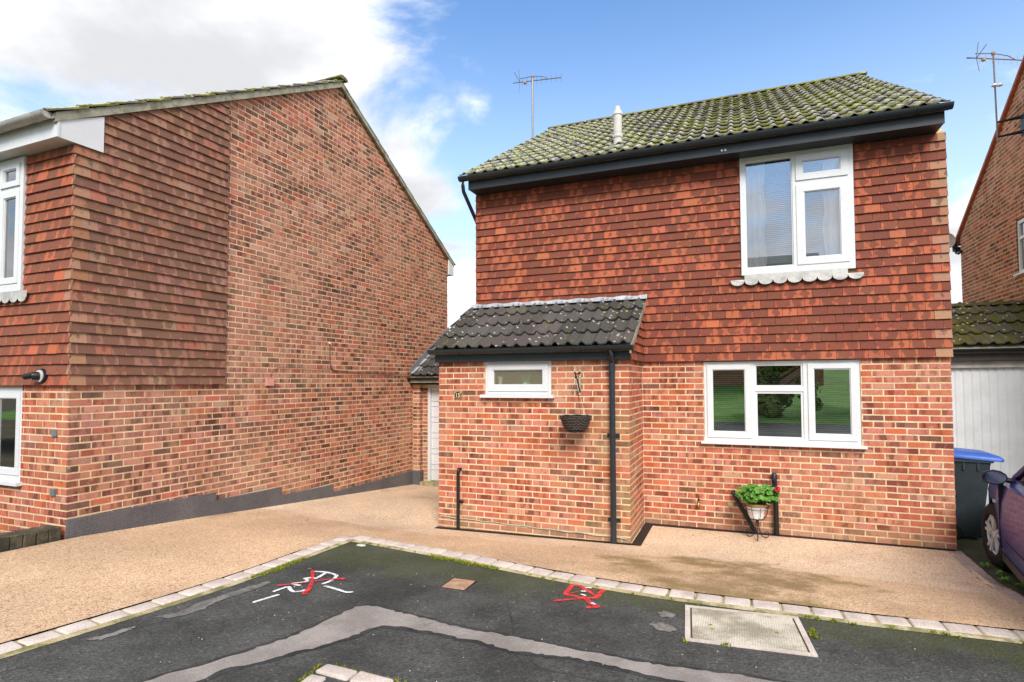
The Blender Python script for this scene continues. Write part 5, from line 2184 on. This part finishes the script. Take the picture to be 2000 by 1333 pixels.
# ------------------------------------------------------------------ road furniture
mh = thing('manhole_cover', 'large rectangular chequered manhole cover in the asphalt by the kerb', 'manhole cover')
Q = [(.791, -3.287), (1.577, -3.198), (1.618, -3.873), (.859, -3.929)]
cc = Vector((sum(p[0] for p in Q) / 4, sum(p[1] for p in Q) / 4))
ang = math.atan2(.04, .786)
mh.location = (cc.x, cc.y, h_road(cc.x, cc.y))
mh.rotation_euler = (math.atan(-.03), 0, ang + .03)
w_, h_ = .775, .655
mb = MB()
for (a, b, c, d) in ((-w_ / 2, w_ / 2, -h_ / 2, -h_ / 2 + .035), (-w_ / 2, w_ / 2, h_ / 2 - .035, h_ / 2), (-w_ / 2, -w_ / 2 + .035, -h_ / 2 + .035, h_ / 2 - .035), (w_ / 2 - .035, w_ / 2, -h_ / 2 + .035, h_ / 2 - .035)):
    mb.box((a, c, -.02), (b, d, .009))
mb.build('frame', M_SETT, mh)
mb = MB()
mb.box((-w_ / 2 + .047, -h_ / 2 + .047, -.02), (w_ / 2 - .047, h_ / 2 - .047, .008))
mb.build('plate', M_COVER, mh)
mb = MB()
mb.box((-w_ / 2 + .03, -h_ / 2 + .03, -.02), (w_ / 2 - .03, h_ / 2 - .03, .002))
mb.build('seal_gap', M_EARTH, mh)
for p in ((-.22, -.02), (-.21, -.09), (.2, -.03)):
    mb = MB()
    mb.lathe([(.0, .0095), (.013, .0095), (.013, .006)], (p[0], p[1], 0), 10)
    mb.build('lifting_hole', M_MOSS, mh)
sc_ = thing('stopcock_cover', 'small square rusty water cover set in the road', 'water cover', (-1.0, -3.506, h_road(0, -3.506)), .01)
mb = MB()
mb.box((-.102, -.112, -.02), (.102, .112, .006))
mb.build('lid', M_RUST, sc_)
mb = MB()
for (a, b, c, d) in ((-.112, .112, -.122, -.114), (-.112, .112, .114, .122), (-.112, -.104, -.114, .114), (.104, .112, -.114, .114)):
    mb.box((a, c, -.02), (b, d, .005))
mb.build('rim', M_IRON, sc_)


def strokes(name, lines, mat, label, wf, dz):
    """sprayed lines lying on the road"""
    root = thing(name, label, 'road marking', (lines[0][0][0][0], lines[0][0][0][1], h_road(*lines[0][0][0])))
    ox, oy, oz = root.location
    for pts, ws in lines:
        mb = MB()
        # resample
        P = [Vector(p) for p in pts]
        res, wid = [], []
        n = 8
        for i in range(len(P) - 1):
            pm = P[max(i - 1, 0)]
            pn = P[min(i + 2, len(P) - 1)]
            for j in range(n):
                t = j / n
                a, b = P[i], P[i + 1]
                m0, m1 = (b - pm) * .5, (pn - a) * .5
                q = a * (2 * t**3 - 3 * t**2 + 1) + m0 * (t**3 - 2 * t**2 + t) + b * (-2 * t**3 + 3 * t**2) + m1 * (t**3 - t**2)
                res.append(q)
                k = (i + t) / (len(P) - 1) * (len(ws) - 1)
                i0 = min(int(k), len(ws) - 2) if len(ws) > 1 else 0
                wid.append(ws[i0] + (ws[min(i0 + 1, len(ws) - 1)] - ws[i0]) * (k - i0))
        res.append(P[-1])
        wid.append(ws[-1])
        m = len(res)
        # round ends
        for e, s_ in ((0, 1), (m - 1, -1)):
            c, r = res[e], wid[e] * .5
            zz = h_road(c.x, c.y) + dz
            mb.poly([(c.x + math.cos(2 * math.pi * k / 12) * r * .999, c.y + math.sin(2 * math.pi * k / 12) * r * .999, zz - .0006) for k in range(12)])
        L = []
        for i in range(m):
            t = (res[min(i + 1, m - 1)] - res[max(i - 1, 0)])
            t = t.normalized() if t.length > 1e-6 else Vector((1, 0))
            nn_ = Vector((-t.y, t.x)) * wid[i] * .5 * U(.9, 1.1)
            L.append((res[i] + nn_, res[i] - nn_))
        for i in range(m - 1):
            q = [L[i][0], L[i][1], L[i + 1][1], L[i + 1][0]]
            mb.poly([(p.x, p.y, h_road(p.x, p.y) + dz) for p in q])
        dz += .0008
        mb.v = [(v[0] - ox, v[1] - oy, v[2] - oz) for v in mb.v]
        me = mb.mesh('paint_stroke', fix=False)
        bm = bmesh.new()
        bm.from_mesh(me)
        for f in bm.faces:
            if f.normal.z < 0:
                f.normal_flip()
        bm.to_mesh(me)
        bm.free()
        link('paint_stroke', me, mat, root)
    return root


WHITE = [[(-2.236, -4.477), (-2.221, -4.412), (-2.19, -4.291)], [(-2.276, -4.235), (-2.255, -4.116), (-2.19, -4.155), (-2.144, -4.179), (-2.11, -4.179), (-2.079, -4.145), (-2.076, -4.122)], [(-2.274, -4.032), (-2.238, -3.993), (-2.21, -3.958), (-2.231, -3.91), (-2.277, -3.889), (-2.248, -3.86), (-2.191, -3.852)], [(-2.259, -4.049), (-2.192, -4.051)], [(-2.323, -3.702), (-2.215, -3.683), (-2.09, -3.717), (-2.054, -3.769), (-2.03, -3.857), (-2.038, -3.94)], [(-2.215, -3.683), (-2.187, -3.826)], [(-1.974, -3.989), (-1.853, -4.013), (-1.731, -4.041), (-1.69, -4.023)]]
RED = [[(-2.352, -3.706), (-2.244, -3.833), (-2.146, -3.954), (-2.067, -4.074), (-2.008, -4.193)], [(-2.334, -4.126), (-2.258, -4.056), (-2.178, -3.968), (-2.088, -3.866), (-2.033, -3.818), (-1.967, -3.782)]]
RED2 = [[(-0.12, -3.15), (-0.114, -3.27), (-0.106, -3.393), (-0.058, -3.398), (0.016, -3.422), (0.065, -3.411), (0.122, -3.388), (0.14, -3.34), (0.143, -3.267), (0.15, -3.18)], [(-0.077, -3.155), (-0.037, -3.171), (0.02, -3.234), (0.068, -3.278), (0.112, -3.332)], [(-0.085, -3.373), (-0.019, -3.293), (0.117, -3.183)], [(-0.135, -3.574), (-0.069, -3.522), (-0.003, -3.475), (0.054, -3.445)], [(0.045, -3.41), (0.095, -3.477), (0.146, -3.531), (0.19, -3.567), (0.137, -3.608)]]
WHITE2 = [[(0.01, -3.195), (0.043, -3.187)], [(0.001, -3.29), (0.023, -3.286)], [(0.022, -3.37), (0.047, -3.379)], [(0.143, -3.528), (0.165, -3.541)]]
strokes('white_spray_mark', [(p, [.030]) for p in WHITE], M_WPAINT, 'white sprayed letters and dashes on the road under a red cross', 1, .004)
strokes('red_spray_mark', [(RED[0], [.035, .022, .035, .052]), (RED[1], [.030, .018, .020, .045])], M_RPAINT, 'red sprayed cross painted over white letters on the road', 1, .010)
strokes('red_spray_mark', [(RED2[0], [.040]), (RED2[1], [.042, .040, .02]), (RED2[2], [.010]), (RED2[3], [.034, .022]), (RED2[4], [.036, .046, .05, .045])], M_RPAINT, 'red sprayed box with crossing lines on the road near the kerb', 1, .004)
strokes('white_spray_mark', [(p, [.024]) for p in WHITE2], M_WPAINT, 'small white paint spots in the red sprayed box', 1, .010)

# moss and weeds along the kerb
mb = MB()


def tuft(x, y, z, r, n):
    for _ in range(n):
        a = U(0, 6.28)
        d = abs(random.gauss(0, 1)) * r
        px, py = x + math.cos(a) * d, y + math.sin(a) * d
        hgt = U(.006, .022)
        b = U(0, 6.28)
        w2 = U(.003, .008)
        mb.poly([(px - math.cos(b) * w2, py - math.sin(b) * w2, z), (px + math.cos(b) * w2, py + math.sin(b) * w2, z), (px + U(-.008, .008), py + U(-.008, .008), z + hgt)])


for i in range(26):
    t = i / 25
    x, y = -2.70 + U(-.02, .02), -4.05 + t * .62
    tuft(x, y, h_road(x, y) + .002, .022 * (1 - abs(t - .5)), 55)
for i in range(22):
    t = i / 21
    x, y = -1.62 + t * .75, -2.865 - t * .115
    tuft(x, y + U(-.02, .01), h_road(x, y) + .004, .018, 45)
for i in range(40):
    x = U(-2.6, 3.0)
    y = interp(x, [p[0] for p in kr_in], [p[1] for p in kr_in]) - U(.03, .08)
    tuft(x, y, h_road(x, y) + .004, .012, 16)
for x, y in ((1.635, -3.50), (1.64, -3.44), (1.645, -3.57), (.86, -3.95), (1.1, -3.91)):
    tuft(x, y, h_road(x, y) + .004, .016, 40)
for i in range(16):
    t = i / 15
    tuft(-1.07 + U(-.01, .01), -5.12 - t * .5, h_road(-1, -5.2) + .002, .008, 14)
    tuft(-1.0 + t * .9, -5.075 - t * .03, h_road(-1, -5.05) + .002, .007, 12)
stuff(mb.build('moss', M_MOSS, fix=False))
mb = MB()
for cx2, cy2 in ((3.50, -.62), (3.55, -.85), (3.51, -1.05), (3.56, -1.25)):
    for _ in range(16):
        a = U(0, 6.28)
        l = U(.03, .085)
        z = h_drive(3.5, cy2) + .0
        b = a + 1.57
        tip = (cx2 + math.cos(a) * l, cy2 + math.sin(a) * l, z + U(.01, .05))
        mid = (cx2 + math.cos(a) * l * .5, cy2 + math.sin(a) * l * .5, z + U(.02, .05))
        w2 = .012
        mb.poly([(cx2, cy2, z), (mid[0] + math.cos(b) * w2, mid[1] + math.sin(b) * w2, mid[2]), tip, (mid[0] - math.cos(b) * w2, mid[1] - math.sin(b) * w2, mid[2])])
stuff(mb.build('weeds', M_WEED, fix=False))
# stray leaves and stones
lm = MB()
lm.faces([(-.022, 0, 0), (0, -.012, .004), (.024, 0, .001), (0, .012, .005)], [(0, 1, 2, 3)])
lme = lm.mesh('fallen_leaf', fix=False)
lme.materials.append(M_DEADLEAF)
spots = [('fallen orange leaf beside the white sprayed letters', -2.43, -3.66, h_road), ('small brown leaf on gravel below the plant stand', 1.55, -1.35, h_drive), ('dark leaf lying on the gravel right of centre', 1.05, -1.75, h_drive),
         ('brown leaf on gravel in front of the porch downpipe', -.55, -1.55, h_drive), ('pale leaf on gravel by the drain corner', .65, -.42, h_drive), ('brown leaf on the left drive near its middle', -4.0, -1.9, h_drive)]
for lab, x, y, hf in spots:
    o = bpy.data.objects.new('fallen_leaf', lme)
    COL.objects.link(o)
    o.location = (x, y, hf(x, y) + .005)
    o.rotation_euler = (U(-.1, .1), U(-.1, .1), U(0, 6))
    tag(o, lab, 'leaf', 'fallen leaves on the ground')
mb = MB()
mb.lathe([(0, 0), (.05, .004), (.035, .014), (0, .018)], (0, 0, 0), 7)
o = mb.build('stone', M_STONE, loc=(-2.50, -2.80, h_road(-2.5, -2.8) + .002))
o.scale = (1.2, .7, 1)
tag(o, 'pale flat stone lying in the inner corner of the sett kerb', 'stone')
mb = MB()
for _ in range(170):
    x, y = U(-2.6, 4), U(-5.6, -3.25)
    r = U(.002, .006)
    z = h_road(x, y)
    mb.faces([(x - r, y, z), (x, y - r * .8, z), (x + r, y, z), (x, y + r * .8, z), (x, y, z + r)], [(0, 1, 4), (1, 2, 4), (2, 3, 4), (3, 0, 4)])
stuff(mb.build('grit', M_STONE))

# ------------------------------------------------------------------ wheelie bin
BX, BY = 3.715, .80
bz = h_drive(3.7, .8)
wb_ = thing('wheelie_bin', 'dark grey wheelie bin with blue lid beside the house corner', 'wheelie bin', (BX, BY, bz - .012), rad(-4))
# front faces +x, wheels and handle at -x


def loft(mb, secs, close=True):
    """secs: list of rings (same count)"""
    n = len(secs[0])
    pts = [p for s in secs for p in s]
    fs = []
    for i in range(len(secs) - 1):
        for j in range(n):
            j2 = (j + 1) % n
            fs.append((i * n + j, i * n + j2, (i + 1) * n + j2, (i + 1) * n + j))
    if close:
        fs.append(tuple(range(n))[::-1])
        fs.append(tuple(range((len(secs) - 1) * n, len(secs) * n)))
    mb.faces(pts, fs)


def rrect(x0, x1, y0, y1, z, r=.03):
    out = []
    for cx2, cy2, a0 in ((x1 - r, y1 - r, 0), (x0 + r, y1 - r, 90), (x0 + r, y0 + r, 180), (x1 - r, y0 + r, 270)):
        for k in range(4):
            a = rad(a0 + k * 30)
            out.append((cx2 + math.cos(a) * r, cy2 + math.sin(a) * r, z))
    return out


mb = MB()
loft(mb, [rrect(-.20, .17, -.20, .20, .03, .03), rrect(-.225, .215, -.24, .24, .5, .035), rrect(-.245, .255, -.275, .275, .90, .04), rrect(-.25, .262, -.28, .28, .93, .04), rrect(-.275, .285, -.295, .295, .935, .04), rrect(-.275, .285, -.295, .295, .975, .04)])
mb.build('body', M_BIN, wb_, smooth=True)
mb = MB()
for yy in (-.296,):
    for xx in (-.02, .12, -.16):
        mb.box((xx, yy + .01, .84), (xx + .022, yy + .03, .935))
mb.build('comb_ribs', M_BIN, wb_)
mb = MB()
loft(mb, [rrect(-.27, .305, -.305, .305, .972, .04), rrect(-.27, .31, -.305, .305, 1.0, .04), rrect(-.255, .28, -.28, .28, 1.03, .05), rrect(-.22, .20, -.22, .22, 1.05, .05)])
o = mb.build('lid', M_BINLID, wb_, smooth=True)
o.rotation_euler = (0, rad(4), 0)
mb = MB()
mb.tube([(-.25, -.22, 1.02), (-.31, -.22, 1.055), (-.32, 0, 1.06), (-.31, .22, 1.055), (-.25, .22, 1.02)], .016, 8)
mb.box((-.27, -.20, 1.01), (-.10, -.14, 1.075))
mb.box((-.27, .14, 1.01), (-.10, .20, 1.075))
mb.build('handle', M_BINH, wb_, smooth=True)
for sgn in (-1, 1):
    mb = MB()
    mb.lathe([(0, -.022), (.045, -.022), (.05, -.014), (.088, -.020), (.1, -.012), (.1, .012), (.088, .02), (.0, .022)], (-.13, sgn * .275, .10), 20, 'Y')
    mb.build('wheel', M_TYRE, wb_, smooth=True)

# ------------------------------------------------------------------ parked car (nose away from the camera)
WR = .315
CARH = rad(-9)           # heading: local +x is forward -> turned a little right of +y
car = thing('parked_car', 'dark blue car parked at right edge, front wheel and door mirror in view', 'car')
# local: x forward, y left; wheel front-left centre at (0, .745, WR)
wc = Vector((3.69, -.47, h_drive(3.6, -.4) - .012))
hd = rad(90) + CARH
HWD = .86
car.rotation_euler = (0, 0, hd)
off = Matrix.Rotation(hd, 3, 'Z') @ Vector((0, HWD - .10, 0))
car.location = wc - off
xf, xr = 0.0, -2.52
stations = []
xs_ = []
x = .80
while x > -3.35:
    xs_.append(x)
    x -= .05


def zlow(x):
    z = .21 if -2.9 < x < .55 else .27
    for c in (xf, xr):
        d = abs(x - c)
        if d < .385:
            z = max(z, WR + math.sqrt(.385 ** 2 - d * d) - .02)
    return z


def ztop(x):       # bonnet / waistline
    return interp(x, [-3.35, -3.2, -2.2, -.45, .3, .68, .80], [.80, .98, .97, .95, .86, .70, .55])


def hw(x):
    return interp(x, [-3.35, -3.2, -2.9, -2.3, -.6, .1, .45, .68, .80], [.62, .74, .82, .855, .86, .84, .78, .62, .46])


mb = MB()
secs = []
for x in xs_:
    zl, zt, w_ = zlow(x), ztop(x), hw(x)
    ring = []
    side = [(w_ - .045, zl), (w_ - .012, zl + (zt - zl) * .12 if zl < .3 else zl + .008), (w_, zl + (zt - zl) * .45), (w_ - .012, zl + (zt - zl) * .72), (w_ - .04, zt - .05), (w_ - .09, zt - .01), (w_ - .25, zt + .018), (w_ * .3, zt + .03)]
    ring = [(x, p[0], p[1]) for p in side] + [(x, -p[0], p[1]) for p in side[::-1]]
    secs.append(ring)
loft(mb, secs)
mb.build('body', M_CAR, car, smooth=True)
# cabin glass and roof
mb = MB()
secs = []
for x, wz, hz, w0, w1 in ((-.35, .95, .955, .70, .70), (-1.05, .95, 1.32, .765, .60), (-1.5, .96, 1.43, .775, .58), (-2.3, .97, 1.43, .765, .57), (-2.95, .97, 1.28, .73, .55), (-3.22, .97, .985, .68, .66)):
    secs.append([(x, w0, wz - .03), (x, w1, hz), (x, w1 * .6, hz + .02), (x, -w1 * .6, hz + .02), (x, -w1, hz), (x, -w0, wz - .03)])
loft(mb, secs)
mb.build('side_glass', M_CGLASS, car)
mb = MB()
secs = []
for x, hz, w1 in ((-1.02, 1.315, .605), (-1.5, 1.437, .585), (-2.3, 1.437, .575), (-2.95, 1.287, .555)):
    secs.append([(x, w1, hz - .02), (x, w1 * .9, hz + .012), (x, w1 * .5, hz + .028), (x, -w1 * .5, hz + .028), (x, -w1 * .9, hz + .012), (x, -w1, hz - .02)])
loft(mb, secs)
mb.build('roof', M_CAR, car, smooth=True)
for sgn in (1, -1):
    mb = MB()
    mb.tube([(-.36, sgn * .705, .955), (-1.04, sgn * .612, 1.325), (-1.5, sgn * .595, 1.435), (-2.3, sgn * .585, 1.435), (-2.95, sgn * .56, 1.285), (-3.2, sgn * .66, .985)], .026, 6)
    mb.tube([(-1.62, sgn * .78, .95), (-1.68, sgn * .60, 1.43)], .026, 6)
    mb.build('pillar', M_CAR, car, smooth=True)
    # door mirror
    mb = MB()
    cx2, cy2, cz2 = -.60, sgn * .905, .985
    loft(mb, [[(cx2 + .10, cy2 + math.cos(a) * .035, cz2 + math.sin(a) * .025) for a in [2 * math.pi * k / 12 for k in range(12)]],
              [(cx2 + .06, cy2 + math.cos(a) * .085, cz2 + math.sin(a) * .058) for a in [2 * math.pi * k / 12 for k in range(12)]],
              [(cx2 - .01, cy2 + math.cos(a) * .105, cz2 + math.sin(a) * .072) for a in [2 * math.pi * k / 12 for k in range(12)]],
              [(cx2 - .035, cy2 + math.cos(a) * .10, cz2 + math.sin(a) * .068) for a in [2 * math.pi * k / 12 for k in range(12)]]])
    mb.tube([(cx2 + .02, cy2 - sgn * .08, cz2 - .02), (cx2 + .02, sgn * .74, .95)], .025, 8)
    mr = mb.build('door_mirror', M_BLACK, car, smooth=True)
    mb = MB()
    mb.prism([(cx2 - .036, cy2 + math.cos(2 * math.pi * k / 14) * .088, cz2 + math.sin(2 * math.pi * k / 14) * .057) for k in range(14)], (-.002, 0, 0))
    mb.build('mirror_glass', M_MIRROR, mr)
    # side repeater, sill, door line
    mb = MB()
    mb.box((-.34, sgn * .848, .70), (-.29, sgn * .870, .725))
    mb.build('side_repeater', M_LAMP_C, car)
    mb = MB()
    mb.box((-.50, sgn * .79, .185), (-2.05, sgn * .845, .255))
    mb.build('sill', M_BLACK, car)
    mb = MB()
    for xx in (-.52, -1.66):
        mb.box((xx - .003, sgn * .82, .30), (xx + .003, sgn * .8615, .93))
    mb.box((-.52, sgn * .82, .408), (-1.66, sgn * .8635, .414))
    mb.build('door_gap', M_BLACK, car)
    for c, st in ((xf, rad(10) if sgn else 0), (xr, 0)):
        wh = bpy.data.objects.new('wheel', None)
        COL.objects.link(wh)
        wh.parent = car
        wh.location = (c, sgn * (HWD - .11), WR)
        wh.rotation_euler = (0, 0, (rad(8) if c == xf else 0) + (0 if sgn > 0 else math.pi))
        mb = MB()
        mb.lathe([(.20, .085), (.215, .098), (.285, .095), (.308, .075), (.316, .04), (.316, -.04), (.308, -.075), (.285, -.095), (.20, -.09), (.20, .085)], (0, 0, 0), 40, 'Y', False)
        for k in range(52):
            a = 2 * math.pi * k / 52
            for yy in (-.06, -.02, .02, .06):
                q = a + (.03 if yy in (-.06, .02) else 0)
                mb.box((math.cos(q) * .312 - .006, yy - .014, math.sin(q) * .312 - .006), (math.cos(q) * .312 + .006, yy + .014, math.sin(q) * .312 + .006))
        mb.build('tyre', M_TYRE, wh, smooth=True)
        mb = MB()
        mb.lathe([(.212, .092), (.205, .075), (.19, .06), (.19, -.06), (.2, -.08)], (0, 0, 0), 36, 'Y', False)
        for k in range(5):
            a = 2 * math.pi * k / 5 + .3
            for da in (-.11, .11):
                t0 = Vector((math.cos(a), 0, math.sin(a)))
                t1 = Vector((math.cos(a + da * 1.6), 0, math.sin(a + da * 1.6)))
                sdv = Vector((-math.sin(a), 0, math.cos(a))) * .016
                mb.prism([tuple(t0 * .03 + sdv + Vector((0, .075, 0))), tuple(t1 * .2 + sdv + Vector((0, .085, 0))), tuple(t1 * .2 - sdv + Vector((0, .085, 0))), tuple(t0 * .03 - sdv + Vector((0, .075, 0)))], (0, -.02, 0))
        mb.lathe([(0, .082), (.035, .08), (.045, .06), (.045, .03)], (0, 0, 0), 16, 'Y')
        mb.build('rim', M_ALLOY, wh, smooth=True)
        mb = MB()
        mb.lathe([(0, .03), (.17, .03), (.17, .0), (0, 0)], (0, 0, 0), 24, 'Y')
        mb.build('brake', M_IRON, wh)
    for c in (xf, xr):
        mb = MB()
        mb.lathe([(.372, sgn * (HWD - .28)), (.372, sgn * (HWD - .055))], (c, 0, WR - .005), 32, 'Y', False)
        mb.build('wheel_arch', M_BLACK, car)
    mb = MB()
    mb.box((-3.30, sgn * .52, .72), (-3.20, sgn * .73, .90))
    mb.build('tail_light', M_LAMP_R, car)
    mb = MB()
    mb.box((.60, sgn * .42, .58), (.74, sgn * .60, .70))
    mb.build('headlight', M_LAMP_C, car)
mb = MB()
mb.box((-3.30, -.78, .20), (.62, .78, .34))
mb.build('underbody', M_BLACK, car)

# ------------------------------------------------------------------ the other side of the street (seen in the window panes)
struct(sheet('lawn', [(-30, -13.01), (30, -13.01), (30, -40), (-30, -40)], lambda x, y: .53 + max(0, -13 - y) * .082, M_GRASS, 2.5))
op = thing('house', 'brick house across the street beyond the lawn, mirrored in the windows', 'house', (-1.5, -27, 0))
mb = MB()
for (a, b, c, d) in minus_holes(-7, 7, 1.2, 7.2, [(-5, -3, 3.1, 4.5), (2, 4.5, 3.1, 4.5), (-5, -3, 5.4, 6.7), (2, 4.5, 5.4, 6.7)]):
    mb.box((a, -.25, c), (b, 0, d))
mb.box((-7, -7, 1.2), (7, -.25, 7.1))
mb.build('wall', patchy('opposite_brick', (.27, .14, .075), (.36, .20, .11), 3, .9, 30), op)
mb = MB()
mb.prism([(-7.3, .4, 7.0), (-7.3, -3.5, 9.6), (-7.3, -7.4, 7.0)], (14.6, 0, 0))
mb.build('roof', M_VERGE, op)
for a, b, c, d in ((-5, -3, 3.1, 4.5), (2, 4.5, 3.1, 4.5), (-5, -3, 5.4, 6.7), (2, 4.5, 5.4, 6.7)):
    mb = MB()
    frame_rect(mb, a, b, c, d, .08, -.1, -.02)
    f = mb.build('window', M_WHITE, op)
    pane(f, a + .08, b - .08, c + .08, d - .08, -.07, M_CGLASS)


def tree(label, x, y, z, h, r, seed, low=.35):
    rr = random.Random(seed)
    t = thing('tree', label, 'tree', (x, y, z))
    mb = MB()
    mb.tube([(0, 0, -.3), (.05, .03, h * .25), (-.03, .06, h * .5), (.05, 0, h * .8)], .16, 8, .04)
    for k in range(7):
        a = rr.uniform(0, 6.28)
        zz = h * rr.uniform(.3, .7)
        mb.tube([(0, 0, zz), (math.cos(a) * r * .5, math.sin(a) * r * .5, zz + h * .12), (math.cos(a) * r * .85, math.sin(a) * r * .85, zz + h * .2)], .05, 6, .015)
    mb.build('trunk', M_BARK, t)
    mb = MB()
    clumps = [(rr.gauss(0, .45) * r, rr.gauss(0, .45) * r, h * rr.uniform(low, 1.0), r * rr.uniform(.22, .4)) for _ in range(26)]
    for cx2, cy2, cz2, cr in clumps:
        for _ in range(150):
            p = Vector((rr.gauss(0, 1), rr.gauss(0, 1), rr.gauss(0, 1))).normalized() * cr * rr.uniform(.6, 1.05)
            q = p.orthogonal().normalized() * rr.uniform(.05, .11)
            w2 = p.cross(q).normalized() * rr.uniform(.05, .10)
            c = p + Vector((cx2, cy2, cz2))
            mb.poly([tuple(c + q), tuple(c + w2), tuple(c - q), tuple(c - w2)])
    mb.build('crown', M_FOL, t, fix=False)


tree('bushy green shrub on the lawn across the street', 2.55, -15.0, .55, 2.9, 1.05, 5, .12)
tree('slim bare limbed tree near the opposite house', 6.5, -19.0, 1.2, 5.5, 1.6, 9)
tree('round tree at the far left of the opposite lawn', -9.0, -18.0, 1.1, 4.5, 1.8, 3)
